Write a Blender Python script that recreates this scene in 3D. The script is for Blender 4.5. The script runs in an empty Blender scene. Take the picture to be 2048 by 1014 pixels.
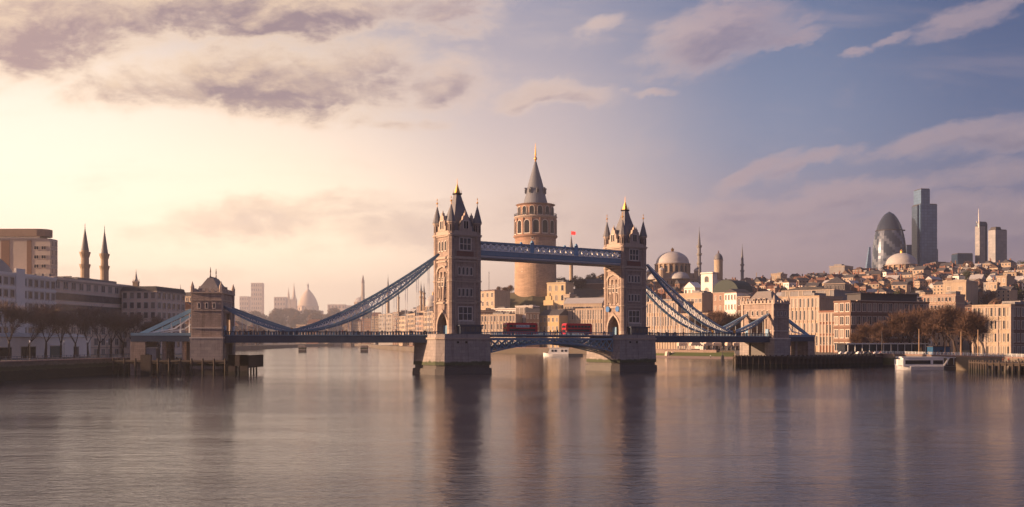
import bpy, bmesh, math, random
from mathutils import Vector, Matrix
R = math.radians
PI = math.pi
sc = bpy.context.scene
COL = sc.collection

# ------------------------------------------------------------------ camera
CAM_H = 12.0
F = 2048.0           # focal length in photograph pixels
HZ = 682.0           # horizon row
cam_d = bpy.data.cameras.new('camera')
cam = bpy.data.objects.new('camera', cam_d)
COL.objects.link(cam)
cam.location = (0, 0, CAM_H)
cam.rotation_euler = (R(90), 0, 0)
cam_d.sensor_width = 36.0
cam_d.lens = 36.0
cam_d.shift_y = (HZ - 507.0) / 2048.0
cam_d.clip_start = 1.0
cam_d.clip_end = 30000
sc.camera = cam

# ------------------------------------------------------------------ node helper
class E:
    """a socket with arithmetic: builds Math nodes"""
    def __init__(s, nt, k): s.nt = nt; s.k = k
    def op(s, o, *a, clamp=False):
        n = s.nt.nodes.new('ShaderNodeMath'); n.operation = o; n.use_clamp = clamp
        for i, v in enumerate((s,) + a):
            if isinstance(v, E): s.nt.links.new(v.k, n.inputs[i])
            else: n.inputs[i].default_value = v
        return E(s.nt, n.outputs[0])
    def __add__(s, b): return s.op('ADD', b)
    __radd__ = __add__
    def __sub__(s, b): return s.op('SUBTRACT', b)
    def __rsub__(s, b): return (s * -1.0) + b
    def __mul__(s, b): return s.op('MULTIPLY', b)
    __rmul__ = __mul__
    def __truediv__(s, b): return s.op('DIVIDE', b)
    def max(s, b): return s.op('MAXIMUM', b)
    def min(s, b): return s.op('MINIMUM', b)
    def abs(s): return s.op('ABSOLUTE')
    def pow(s, b): return s.op('POWER', b)
    def clamp(s): return s.op('ADD', 0.0, clamp=True)
    def smooth(s, a, b):
        n = s.nt.nodes.new('ShaderNodeMapRange'); n.interpolation_type = 'SMOOTHSTEP'
        s.nt.links.new(s.k, n.inputs[0]); n.inputs[1].default_value = a; n.inputs[2].default_value = b
        n.inputs[3].default_value = 0; n.inputs[4].default_value = 1
        return E(s.nt, n.outputs[0])
def mixc(nt, f, a, b, blend='MIX'):
    n = nt.nodes.new('ShaderNodeMix'); n.data_type = 'RGBA'; n.blend_type = blend; n.clamp_factor = True
    for i, v in ((0, f), (6, a), (7, b)):
        if isinstance(v, E): nt.links.new(v.k, n.inputs[i])
        elif i == 0: n.inputs[0].default_value = v
        else: n.inputs[i].default_value = (v[0], v[1], v[2], 1)
    return E(nt, n.outputs[2])
def combine(nt, x, y, z):
    n = nt.nodes.new('ShaderNodeCombineXYZ')
    for i, v in enumerate((x, y, z)):
        if isinstance(v, E): nt.links.new(v.k, n.inputs[i])
        else: n.inputs[i].default_value = v
    return E(nt, n.outputs[0])
def noise(nt, vec, scale, detail=4, rough=.55, dist=0.0, out='Fac'):
    n = nt.nodes.new('ShaderNodeTexNoise')
    if vec is not None: nt.links.new(vec.k, n.inputs['Vector'])
    n.inputs['Scale'].default_value = scale; n.inputs['Detail'].default_value = detail
    n.inputs['Roughness'].default_value = rough; n.inputs['Distortion'].default_value = dist
    return E(nt, n.outputs[out])
def sep(nt, vec):
    n = nt.nodes.new('ShaderNodeSeparateXYZ'); nt.links.new(vec.k, n.inputs[0])
    return [E(nt, n.outputs[i]) for i in range(3)]
def lin(r, g, b):
    f = lambda c: ((c / 255 + .055) / 1.055) ** 2.4 if c > 10 else c / 255 / 12.92
    return (f(r), f(g), f(b))

# ------------------------------------------------------------------ sun + sky
SUN_AZ = math.atan2(-0.985, -0.12)      # from +Y towards -X : low sun on the left
SUN_EL = R(13)
sun_dir = Vector((math.sin(SUN_AZ) * math.cos(SUN_EL), math.cos(SUN_AZ) * math.cos(SUN_EL), math.sin(SUN_EL)))
sl = bpy.data.lights.new('sun', 'SUN'); sl.energy = 5.0; sl.angle = R(0.6); sl.color = (1.0, 0.63, 0.38)
so = bpy.data.objects.new('sun', sl); COL.objects.link(so)
so.rotation_euler = sun_dir.to_track_quat('Z', 'Y').to_euler()
so.location = (-500, 100, 300)

world = bpy.data.worlds.new('World'); sc.world = world; world.use_nodes = True
def ramp_u(nt, f, stops):
    n = nt.nodes.new('ShaderNodeValToRGB'); nt.links.new(f.k, n.inputs[0]); cr = n.color_ramp; cr.interpolation = 'B_SPLINE' if False else 'EASE'
    while len(cr.elements) < len(stops): cr.elements.new(.5)
    for e, (q, c) in zip(cr.elements, stops): e.position = q; e.color = (c[0], c[1], c[2], 1)
    return E(nt, n.outputs[0])
BLOBS = [  # px, py, half width, half height, weight, tilt
    (505, 165, 330, 62, 1.35, 0), (690, 145, 160, 50, 1.0, 0), (320, 165, 150, 46, .95, .15), (500, 120, 120, 36, .8, 0), (600, 215, 170, 26, .55, -.1),
    (40, 60, 220, 90, 1.2, 0), (200, 25, 200, 50, .9, 0), (560, 14, 360, 50, 1.3, 0), (850, 40, 100, 32, .8, 0), (910, 165, 95, 46, .9, .2),
    (1110, 186, 100, 20, .85, 0), (1035, 196, 50, 20, .7, 0), (1430, 55, 150, 52, 1.15, .30), (1350, 92, 70, 20, .7, .2), (1520, 84, 80, 13, .8, .3), (1960, 25, 130, 24, 1.1, .28), (1785, 72, 48, 9, .75, .35),
    (1880, 275, 130, 26, 1.1, .28), (1990, 272, 120, 30, .9, .2), (1530, 345, 75, 18, .95, .35), (1620, 335, 70, 16, .85, .3), (1660, 395, 260, 26, 1.0, .14), (1480, 405, 90, 14, .7, .1), (1900, 440, 280, 34, .8, .06), (1960, 350, 150, 22, .5, .15),
    (560, 440, 210, 34, .85, .06), (800, 470, 160, 30, .9, 0), (840, 430, 60, 10, .7, .1), (870, 243, 40, 11, .8, .1), (1290, 178, 35, 7, .7, .1), (1190, 48, 40, 15, .65, .3),
    (1690, 105, 45, 8, .7, .15), (780, 250, 50, 11, .7, 0), (700, 242, 50, 12, .6, 0), (300, 540, 170, 12, .5, 0), (1350, 450, 220, 30, .85, .1), (1090, 440, 150, 34, .55, 0), (1560, 470, 300, 40, .7, .05)]
def build_sky():
    nt = world.node_tree; nt.nodes.clear()
    out = nt.nodes.new('ShaderNodeOutputWorld'); bg = nt.nodes.new('ShaderNodeBackground')
    nt.links.new(bg.outputs[0], out.inputs[0])
    tc = nt.nodes.new('ShaderNodeTexCoord'); d = E(nt, tc.outputs['Generated'])
    x, y, z = sep(nt, d)
    ya = y.abs().max(0.12)
    u = (x / ya).max(-2.0).min(2.0)           # tangent of azimuth
    v = (z / ya).max(-.2).min(2.5)            # tangent of elevation
    # daylight sky under everything
    sky = nt.nodes.new('ShaderNodeTexSky'); sky.sky_type = 'NISHITA'; sky.sun_disc = False
    sky.sun_elevation = SUN_EL; sky.sun_rotation = SUN_AZ
    sky.dust_density = 3.0; sky.air_density = 1.2
    nish = mixc(nt, 1.0, E(nt, sky.outputs[0]), (.005, .005, .006), 'MULTIPLY')
    f = (u * .5 + .5).clamp()                  # u -1..1
    P = (0.0, .25, .375, .5, .625, .75, 1.0)
    rows = [(.0, [(255, 214, 160), (255, 216, 164), (252, 214, 170), (226, 184, 162), (164, 138, 142), (138, 122, 134), (196, 164, 138)]),  # last stop is sky out of view, brightened to fill the left-bank facades
            (.08, [(255, 236, 205), (255, 236, 200), (255, 232, 192), (224, 196, 184), (158, 144, 162), (126, 118, 144), (192, 164, 146)]),
            (.19, [(255, 244, 224), (255, 243, 222), (244, 224, 204), (198, 184, 190), (120, 140, 174), (74, 106, 150), (132, 136, 155)]),
            (.34, [(220, 200, 190), (204, 186, 180), (186, 174, 178), (148, 152, 176), (84, 114, 156), (46, 84, 132), (40, 74, 125)])]
    boost = lambda h, i: (1.6 if h < .05 else 1.35 if h < .1 else 1.0) if i < 3 else (1.12 if h < .1 and i == 3 else 1.0)
    cols = [(h, ramp_u(nt, f, [(P[i], tuple(k * boost(h, i) for k in lin(*c))) for i, c in enumerate(cs)])) for h, cs in rows]
    grad = cols[0][1]
    for (h0, _), (h1, c1) in zip(cols, cols[1:]): grad = mixc(nt, v.op('SUBTRACT', h0) * (1/(h1 - h0)) if False else v.smooth(h0 - .01, h1 + .02), grad, c1)
    grad = mixc(nt, v.smooth(.45, 1.6), grad, lin(96, 112, 150))
    # bright glow on the sun's side of the sky
    gx = (u + .52) * 2.1; gy = (v - .145) * 4.8
    glow = ((gx * gx + gy * gy) * -2.0).op('EXPONENT') * .88
    grad = mixc(nt, glow, grad, (1.42, 1.2, 1.0))
    hx = (u + .30) * 2.7; hy = (v - .06) * 6.8
    glow2 = ((hx * hx + hy * hy) * -1.6).op('EXPONENT') * .85
    grad = mixc(nt, glow2, grad, (1.95, 1.5, 1.08))
    # clouds ---------------------------------------------------------
    def density(u, v):
        p = combine(nt, u * 1.0, (v - u.max(0.0) * .26) * 1.9, 0.0)
        wx, wy, wz = sep(nt, noise(nt, p, 4.0, 5, .6, 0.3, 'Color'))
        vx, vy, vz = sep(nt, noise(nt, p, 22.0, 5, .65, 0.0, 'Color'))
        cu = u + (wx - .5) * .16 + (vx - .5) * .045; cv = v + (wy - .5) * .06 + (vy - .5) * .03
        det = noise(nt, p, 11.0, 12, .68, .25)
        big = noise(nt, p, 3.2, 3, .5)
        D = None
        for (bx, by, hw, hh, wt, tl) in BLOBS:
            ex = (cu - (bx - 1024) / 2048) * (2048 / (hw * 1.3)); ey = (cv - (682 - by) / 2048 - (cu - (bx - 1024) / 2048) * tl) * (2048 / (hh * 1.4))
            b = (1.0 - (ex * ex + ey * ey)).max(-.9) * wt
            D = b if D is None else D.max(b)
        return D * 1.0 + (det - .5) * 3.0 - .10 + (big - .5) * 1.2
    D0 = density(u, v); D1 = density(u - .012, v + .013)
    cover = D0.smooth(-.5, .95)
    core = D0.smooth(.15, 1.0)
    rim = ((D0 - D1) * 1.3 + .12).clamp()
    lit = ramp_u(nt, f, [(q, lin(*c)) for q, c in zip(P, [(255, 228, 196), (255, 226, 192), (250, 220, 188), (238, 212, 196), (196, 172, 176), (182, 162, 170), (170, 150, 165)])])
    drk = ramp_u(nt, f, [(q, lin(*c)) for q, c in zip(P, [(170, 146, 146), (164, 140, 144), (146, 128, 138), (158, 142, 154), (140, 130, 152), (134, 126, 146), (120, 115, 140)])])
    cc = mixc(nt, core * (1.0 - rim * .75), lit, drk)
    cc = mixc(nt, (v.smooth(.22, .05) * u.smooth(.15, -.1)) * .72, cc, grad)
    cover = cover.pow(1.15) * (1.0 - u.smooth(-.05, .3) * .22)
    col = mixc(nt, cover * .96, grad, cc)
    wisp = noise(nt, combine(nt, u * .8, v * 5.0, 0.3), 3.2, 9, .66, .6).smooth(.5, .82) * .35
    col = mixc(nt, wisp, col, lit)
    # below the horizon
    col = mixc(nt, v.smooth(-.002, -.05), col, lin(110, 98, 106))
    # sky behind the camera: plain evening mauve-blue
    col = mixc(nt, y.smooth(.05, -.35), col, lin(98, 98, 132))
    fin = mixc(nt, 1.0, col, nish, 'ADD')
    nt.links.new(fin.k, bg.inputs[0]); bg.inputs[1].default_value = 0.445
build_sky()
sc.view_settings.view_transform = 'Standard'; sc.view_settings.look = 'None'
sc.view_settings.exposure = 1.15; sc.view_settings.gamma = 1.0
sc.cycles.use_denoising = True
sc.cycles.max_bounces = 6; sc.cycles.diffuse_bounces = 2; sc.cycles.glossy_bounces = 3
sc.cycles.volume_bounces = 0; sc.cycles.transmission_bounces = 2; sc.cycles.transparent_max_bounces = 8
world.cycles.sampling_method = 'MANUAL'; world.cycles.sample_map_resolution = 512

# ------------------------------------------------------------------ materials
MATS = {}
def M(name, col, rough=.8, var=.18, scale=.6, bump=0.0, metal=0.0, brick=None, z_band=None, spec=.4, var2=None, joint=.62, streak=0.0):
    if name in MATS: return MATS[name]
    m = bpy.data.materials.new(name); m.use_nodes = True; nt = m.node_tree
    b = nt.nodes['Principled BSDF']
    tc = nt.nodes.new('ShaderNodeTexCoord'); o = E(nt, tc.outputs['Object'])
    n1 = noise(nt, o, scale, 5, .6); n2 = noise(nt, o, scale * 6.3, 3, .6)
    f = (n1 - .5) * (2.4 * var) + (n2 - .5) * (1.4 * var) + 1.0
    c = mixc(nt, 1.0, col, combine(nt, f, f, f), 'MULTIPLY')
    if var2: c = mixc(nt, noise(nt, o, scale * .5, 3).smooth(.42, .62), c, var2)
    if streak:
        sx, sy, sz = sep(nt, o); sk = noise(nt, combine(nt, sx * .9, sy * .9, sz * .07), 1.0, 5, .65).smooth(.48, .72)
        c = mixc(nt, sk * streak, c, (col[0]*.35, col[1]*.33, col[2]*.33))
    hgt = n2
    if brick:
        bw, bh = brick
        x, y, z = sep(nt, o)
        br = nt.nodes.new('ShaderNodeTexBrick')
        nt.links.new(combine(nt, x + y, z, 0.0).k, br.inputs['Vector'])
        br.inputs['Scale'].default_value = 1.0; br.inputs['Brick Width'].default_value = bw; br.inputs['Row Height'].default_value = bh
        br.inputs['Mortar Size'].default_value = bh * .06; br.inputs['Mortar Smooth'].default_value = .3
        br.inputs['Color1'].default_value = (1.12, 1.1, 1.08, 1); br.inputs['Color2'].default_value = (.78, .78, .8, 1)
        br.inputs['Mortar'].default_value = (joint, joint, joint, 1)
        c = mixc(nt, .8, c, E(nt, br.outputs['Color']), 'MULTIPLY')
    if z_band:   # tide stain with a ragged edge: (z0, z1, colour)
        ge = nt.nodes.new('ShaderNodeNewGeometry'); gx, gy, gz = sep(nt, E(nt, ge.outputs['Position']))
        for (z0, z1, bc) in z_band:
            zz = gz + (noise(nt, E(nt, ge.outputs['Position']), .5, 5) - .5) * 1.6
            k = zz.smooth(z0 - .35, z0 + .35) * zz.smooth(z1 + .35, z1 - .35)
            c = mixc(nt, k * .9, c, bc)
    nt.links.new(c.k, b.inputs['Base Color'])
    b.inputs['Roughness'].default_value = rough; b.inputs['Metallic'].default_value = metal
    b.inputs['Specular IOR Level'].default_value = spec
    if bump:
        bn = nt.nodes.new('ShaderNodeBump'); bn.inputs['Strength'].default_value = bump; bn.inputs['Distance'].default_value = .3
        nt.links.new(hgt.k, bn.inputs['Height']); nt.links.new(bn.outputs[0], b.inputs['Normal'])
    MATS[name] = m
    return m
ALGAE = (.035, .055, .014)
m_stone = M('granite masonry', (.37, .285, .24), .85, .2, .35, .3, brick=(1.6, .75), streak=.55)
m_stone2 = M('carved pale stone', (.46, .365, .30), .8, .15, .8, .2, streak=.35)
m_pier = M('pier granite', (.36, .315, .295), .8, .22, .3, .3, brick=(2.4, 1.1), streak=.5, z_band=[(-2, 2.2, (.06, .05, .045)), (3.2, 4.7, ALGAE)])
m_foot = M('wet footing stone', (.085, .075, .07), .5, .3, .4, .3)
m_slate = M('slate', (.165, .16, .175), .6, .2, 1.2, .2)
m_gold = M('gilded metal', (.72, .38, .10), .5, .15, 1, 0, metal=.6)
m_blue = M('blue bridge paint', (.15, .255, .36), .45, .2, .5, 0)
m_ltblue = M('bright blue bridge paint', (.19, .36, .52), .45, .15, .5, 0)
m_navy = M('dark blue girder paint', (.036, .058, .10), .5, .25, .6, 0)
m_white = M('pale lattice paint', (.84, .86, .86), .5, .12, .8, 0)
m_road = M('asphalt', (.05, .05, .05), .9)
m_dark = M('dark void', (.012, .013, .018), .9, .1)
m_glass = M('dark window glass', (.018, .022, .032), .15, .4, .4, 0, spec=.6)
m_glass_w = M('curtained window glass', (.12, .11, .11), .25, .7, .35, 0)
m_frame = M('pale window stone', (.64, .56, .49), .8, .12)
m_red = M('red bus paint', (.62, .010, .024), .3, .12, .6, 0, spec=.5)
m_black = M('black rubber', (.015, .015, .016), .8)
m_wood = M('weathered timber', (.07, .052, .042), .85, .35, 1.2, .3, z_band=[(-2, 1.6, (.028, .028, .018))])
m_bark = M('bark', (.075, .052, .042), .9, .3, 1.5, .3)
m_twig = M('bare twigs', (.26, .19, .155), .95, .35, .25)
m_twig2 = M('russet twigs', (.12, .068, .045), .95, .35, .25)
m_bush = M('evergreen crown', (.05, .055, .028), .95, .4, .25)

# ------------------------------------------------------------------ mesh builder
class MB:
    def __init__(s): s.v = []; s.f = []; s.m = []; s.mats = []; s.T = Matrix.Identity(4)
    def mi(s, mat):
        if mat not in s.mats: s.mats.append(mat)
        return s.mats.index(mat)
    def add(s, vs, fs, mat):
        o = len(s.v); T = s.T
        s.v += [tuple(T @ Vector(p)) for p in vs]
        k = s.mi(mat)
        for f in fs: s.f.append(tuple(i + o for i in f)); s.m.append(k)
        return s
    def box(s, x0, x1, y0, y1, z0, z1, mat):
        vs = [(x0,y0,z0),(x1,y0,z0),(x1,y1,z0),(x0,y1,z0),(x0,y0,z1),(x1,y0,z1),(x1,y1,z1),(x0,y1,z1)]
        return s.add(vs, [(3,2,1,0),(4,5,6,7),(0,1,5,4),(1,2,6,5),(2,3,7,6),(3,0,4,7)], mat)
    def prism(s, poly, z0, z1, mat, k=1.0, c=(0,0), top=None):
        """poly counter-clockwise; top polygon scaled by k about c (or given)"""
        n = len(poly); t = top or [(c[0] + (x - c[0]) * k, c[1] + (y - c[1]) * k) for x, y in poly]
        vs = [(x, y, z0) for x, y in poly] + [(x, y, z1) for x, y in t]
        fs = [tuple(range(n - 1, -1, -1)), tuple(range(n, 2 * n))] + [(i, (i+1) % n, n + (i+1) % n, n + i) for i in range(n)]
        return s.add(vs, fs, mat)
    def ngon(s, cx, cy, r, n, z0, z1, mat, k=1.0, ph=0.0, ry=None):
        p = [(cx + r * math.cos(2*PI*i/n + ph), cy + (ry or r) * math.sin(2*PI*i/n + ph)) for i in range(n)]
        return s.prism(p, z0, z1, mat, k, (cx, cy))
    def lathe(s, prof, n, mat, c=(0,0), ph=0.0, matf=None):
        vs = []; 
        for r, z in prof:
            for i in range(n):
                a = 2*PI*i/n + ph; vs.append((c[0] + r*math.cos(a), c[1] + r*math.sin(a), z))
        o = len(s.v); s.v += [tuple(s.T @ Vector(p)) for p in vs]
        for j in range(len(prof) - 1):
            for i in range(n):
                s.f.append((o + j*n + i, o + j*n + (i+1) % n, o + (j+1)*n + (i+1) % n, o + (j+1)*n + i))
                s.m.append(s.mi(matf(i, j) if matf else mat))
        s.f.append(tuple(o + i for i in range(n - 1, -1, -1))); s.m.append(s.mi(mat))
        s.f.append(tuple(o + (len(prof) - 1)*n + i for i in range(n))); s.m.append(s.mi(mat))
        return s
    def tube(s, a, b, r0, r1, mat, n=5):
        a = Vector(a); b = Vector(b); d = b - a
        if d.length < 1e-6: return s
        q = d.to_track_quat('Z', 'Y'); vs = []
        for p, r in ((a, r0), (b, r1)):
            for i in range(n):
                w = q @ Vector((r*math.cos(2*PI*i/n), r*math.sin(2*PI*i/n), 0)); vs.append(tuple(p + w))
        fs = [(i, (i+1) % n, n + (i+1) % n, n + i) for i in range(n)] + [tuple(range(n-1, -1, -1)), tuple(range(n, 2*n))]
        return s.add(vs, fs, mat)
    def bar(s, a, b, w, h, mat):
        """square bar from a to b; w sideways, h in the vertical plane"""
        a = Vector(a); b = Vector(b); d = (b - a).normalized()
        up = Vector((0, 0, 1)) if abs(d.z) < .95 else Vector((1, 0, 0))
        sd = d.cross(up).normalized() * w / 2; u = sd.normalized().cross(d).normalized() * h / 2
        vs = [a - sd - u, a + sd - u, a + sd + u, a - sd + u, b - sd - u, b + sd - u, b + sd + u, b - sd + u]
        return s.add([tuple(p) for p in vs], [(3,2,1,0),(4,5,6,7),(0,1,5,4),(1,2,6,5),(2,3,7,6),(3,0,4,7)], mat)
    def yslab(s, poly, y0, y1, mat):
        """polygon in x,z extruded from y0 to y1"""
        n = len(poly); vs = [(x, y0, z) for x, z in poly] + [(x, y1, z) for x, z in poly]
        fs = [tuple(range(n)), tuple(range(2*n-1, n-1, -1))] + [(i, n + i, n + (i+1) % n, (i+1) % n) for i in range(n)]
        return s.add(vs, fs, mat)
    def strip(s, sec, path, mat):
        """list of sections (each list of points) lofted"""
        return s
    def build(s, name, parent=None, loc=(0,0,0), rz=0.0, smooth=False):
        me = bpy.data.meshes.new(name); me.from_pydata(s.v, [], s.f)
        for m in s.mats: me.materials.append(m)
        me.polygons.foreach_set('material_index', s.m)
        if smooth: me.polygons.foreach_set('use_smooth', [True] * len(s.f))
        me.update()
        return put(name, me, parent, loc, rz)
def put(name, me, parent=None, loc=(0,0,0), rz=0.0, scl=None):
    o = bpy.data.objects.new(name, me); COL.objects.link(o)
    o.location = loc; o.rotation_euler = (0, 0, rz)
    if scl: o.scale = scl
    if parent: o.parent = parent
    return o
def tag(o, label=None, cat=None, group=None, kind=None):
    if label: o['label'] = label
    if cat: o['category'] = cat
    if group: o['group'] = group
    if kind: o['kind'] = kind
    return o
def thing(name, label, cat, loc=(0,0,0), rz=0.0, group=None):
    return tag(put(name, None, None, loc, rz), label, cat, group)
def copy_tree(o, parent=None):
    c = o.copy(); COL.objects.link(c); c.parent = parent
    for ch in KIDS.get(o.name, None) or [k for k in o.children]: copy_tree(ch, c)
    return c
KIDS = {}
def fx(px, d): return (px - 1024.0) / F * d
def fz(py, d): return CAM_H - (py - HZ) / F * d
def arch_pts(w, h, n=6, pointed=True):
    """outline of an arched opening, width w, springing so that the top is h; starts bottom left, clockwise seen from -y"""
    a = w / 2; pts = [(-a, 0)]
    if pointed:
        rise = w * .8; zs = h - rise
        for i in range(n + 1):
            t = i / n; ang = PI - t * 1.16; rr = w * .93
            pts.append((rr * math.cos(ang) + (rr - a), zs + rr * math.sin(ang) * rise / (rr * math.sin(PI - 1.16 if 1.16 > PI/2 else 1.16))))
        r = [(-x, z) for x, z in reversed(pts[1:-1])]
        pts = pts[:-1] + [(0, h)] + r + [(a, 0)]
    else:
        zs = h - a
        for i in range(2 * n + 1):
            ang = PI - PI * i / (2 * n); pts.append((a * math.cos(ang), zs + a * math.sin(ang)))
        pts.append((a, 0))
    return pts
def ring_slab(b, outer, inner, y0, y1, mat):
    """frame between two outlines with equal point counts (both open at the bottom)"""
    n = len(outer)
    vs = [(x, y0, z) for x, z in outer] + [(x, y0, z) for x, z in inner] + [(x, y1, z) for x, z in outer] + [(x, y1, z) for x, z in inner]
    fs = []
    for i in range(n - 1):
        fs += [(i, i+1, n+i+1, n+i), (n+i, n+i+1, 3*n+i+1, 3*n+i), (i, 2*n+i, 2*n+i+1, i+1)]
    b.add(vs, fs, mat)
WIN = {}
def window_mesh(w, h, kind='rect', fm=None, gm=None, lights=1, rows=1, fw=.18):
    """a window facing -y, its sill at z=0: pane set behind a projecting stone frame and mullions"""
    fm = fm or m_frame; gm = gm or m_glass
    key = (round(w, 2), round(h, 2), kind, fm.name, gm.name, lights, rows, fw)
    if key in WIN: return WIN[key]
    b = MB()
    if kind == 'rect':
        b.box(-w/2, w/2, -.05, .05, 0, h, gm)
        b.box(-w/2 - fw, -w/2, -.22, .05, -fw, h + fw, fm); b.box(w/2, w/2 + fw, -.22, .05, -fw, h + fw, fm)
        b.box(-w/2, w/2, -.22, .05, h, h + fw, fm); b.box(-w/2 - fw*.5, w/2 + fw*.5, -.32, .05, -fw*1.3, 0, fm)
    else:
        out = arch_pts(w + 2*fw, h + fw, 5, kind == 'pointed'); inn = arch_pts(w, h, 5, kind == 'pointed')
        b.yslab(list(reversed(inn)), .05, -.05, gm) if False else b.yslab(inn, -.05, .05, gm)
        ring_slab(b, out, inn, -.25, .05, fm)
        b.box(-w/2 - fw, w/2 + fw, -.32, .05, -fw*1.3, 0, fm)
    for i in range(1, lights):
        x = -w/2 + w*i/lights; b.box(x - fw*.38, x + fw*.38, -.17, -.02, 0, h * (1 if kind == 'rect' else .8), fm)
    for j in range(1, rows):
        z = h*j/rows; b.box(-w/2, w/2, -.15, -.03, z - fw*.35, z + fw*.35, fm)
    me = bpy.data.meshes.new('window'); me.from_pydata(b.v, [], b.f)
    for m in b.mats: me.materials.append(m)
    me.polygons.foreach_set('material_index', b.m); me.update()
    WIN[key] = me
    return me
FACE = {'f': (0, -1, 0.0), 'l': (-1, 0, -PI/2), 'r': (1, 0, PI/2), 'b': (0, 1, PI)}
def win_on(parent, me, face, a, z, hw, hd, name='window'):
    """window on a face of a box body (half sizes hw, hd); a runs along the face, left to right seen from outside"""
    if face == 'f': return put(name, me, parent, (a, -hd, z), 0)
    if face == 'b': return put(name, me, parent, (-a, hd, z), PI)
    if face == 'l': return put(name, me, parent, (-hw, -a, z), -PI/2)
    return put(name, me, parent, (hw, a, z), PI/2)

# ------------------------------------------------------------------ land and water
def table(t, u):
    if u <= t[0][0]: return t[0][1:]
    for a, b in zip(t, t[1:]):
        if u <= b[0]:
            k = (u - a[0]) / (b[0] - a[0]); return tuple(p + (q - p) * k for p, q in zip(a[1:], b[1:]))
    return t[-1][1:]
BANK = [(-1.6, 120), (-1.16, 150), (-.84, 200), (-.498, 307), (-.364, 392), (-.318, 402), (-.312, 1000), (-.282, 1229), (-.21, 1890), (-.183, 2430),
        (-.165, 2600), (-.143, 2400), (-.127, 1500), (-.083, 1060), (-.018, 1000), (.075, 930), (.149, 745), (.20, 705), (.217, 700), (.219, 460),
        (.28, 464), (.35, 488), (.362, 492), (.51, 372), (.7, 280), (1.1, 190), (1.6, 140)]
HILL = [(-1.6, 4, 800, 2000), (-.36, 4, 800, 2000), (-.3, 40, 1400, 2900), (-.27, 92, 3300, 4700), (-.2, 104, 3500, 4900), (-.15, 102, 3500, 4900), (-.125, 50, 1650, 2200),
        (-.083, 52, 1180, 1650), (-.05, 54, 1110, 1350), (-.03, 60, 1075, 1180), (.02, 62, 1065, 1140), (.08, 70, 1050, 1170), (.12, 64, 950, 1160), (.15, 58, 860, 1150), (.25, 68, 770, 1230),
        (.35, 80, 640, 1240), (.5, 86, 610, 1240), (1.6, 86, 600, 1240)]
def bank(u):
    if u <= BANK[0][0]: return BANK[0][1]
    for (ua, da), (ub, db) in zip(BANK, BANK[1:]):
        if u <= ub:
            xa, xb = ua*da, ub*db; t = (u*da - xa) / ((xb - xa) - u*(db - da)); return da + t*(db - da)
    return BANK[-1][1]
LAND_Z = 5.3
def sstep(t): t = max(0, min(1, t)); return t*t*(3 - 2*t)
def lz(x, y):
    u = x / max(y, 1); A, y0, y1 = table(HILL, u)
    b = bank(u)
    if y < b: return -2
    z = LAND_Z + A * sstep((y - y0) / (y1 - y0))
    z += 2.5 * sstep((y - y0) / (y1 - y0)) * math.sin(x*.021 + y*.008) * math.cos(y*.017)
    return z
m_ground = M('paved bank ground', (.16, .135, .115), .9, .25, .05, 0, var2=(.13, .105, .075))
m_earth = M('hill earth', (.115, .085, .06), .95, .4, .03, .4, var2=(.09, .085, .045))
def land():
    us = sorted(set([-1.6 + 3.2*i/200 for i in range(201)] + [b[0] for b in BANK] + [-.6 + 1.2*i/240 for i in range(241)]))
    ks = [0.0, .012, .03, .06, .1, .15, .21, .28, .36, .45, .55, .66, .78, .9, 1.02, 1.15, 1.3, 1.5, 1.8, 2.2, 2.8, 3.6, 5]
    vs = []; fs = []
    nr = len(ks) + 1 + 14
    for u in us:
        b0 = bank(u); col = [(u*b0, b0, -3.0)]
        A, y0, y1 = table(HILL, u)
        ys = [b0 + .02, b0 + 4] + [b0 + (y0 - b0) * t for t in (.3, .6, 1)] + [y0 + (y1 - y0) * i / 14 for i in range(1, 15)] + [y1 * (1 + .12*i) for i in range(1, 6)] + [5600 + 900*i for i in range(6)]
        last = b0
        for y in ys:
            y = max(y, last + .01); last = y
            col.append((u*y, y, lz(u*y, y)))
        vs.append(col)
    n = len(vs[0]); flat = [p for c in vs for p in c]; mi = []
    for i in range(len(vs) - 1):
        for j in range(n - 1):
            fs.append((i*n + j, (i+1)*n + j, (i+1)*n + j + 1, i*n + j + 1)); mi.append(0 if j < 5 else 1)
    me = bpy.data.meshes.new('land'); me.from_pydata(flat, [], fs); me.materials.append(m_ground); me.materials.append(m_earth)
    me.polygons.foreach_set('material_index', mi); me.update()
    tag(put('land', me), 'river banks and low hills under the city', None, None, 'structure')
land()
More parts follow.
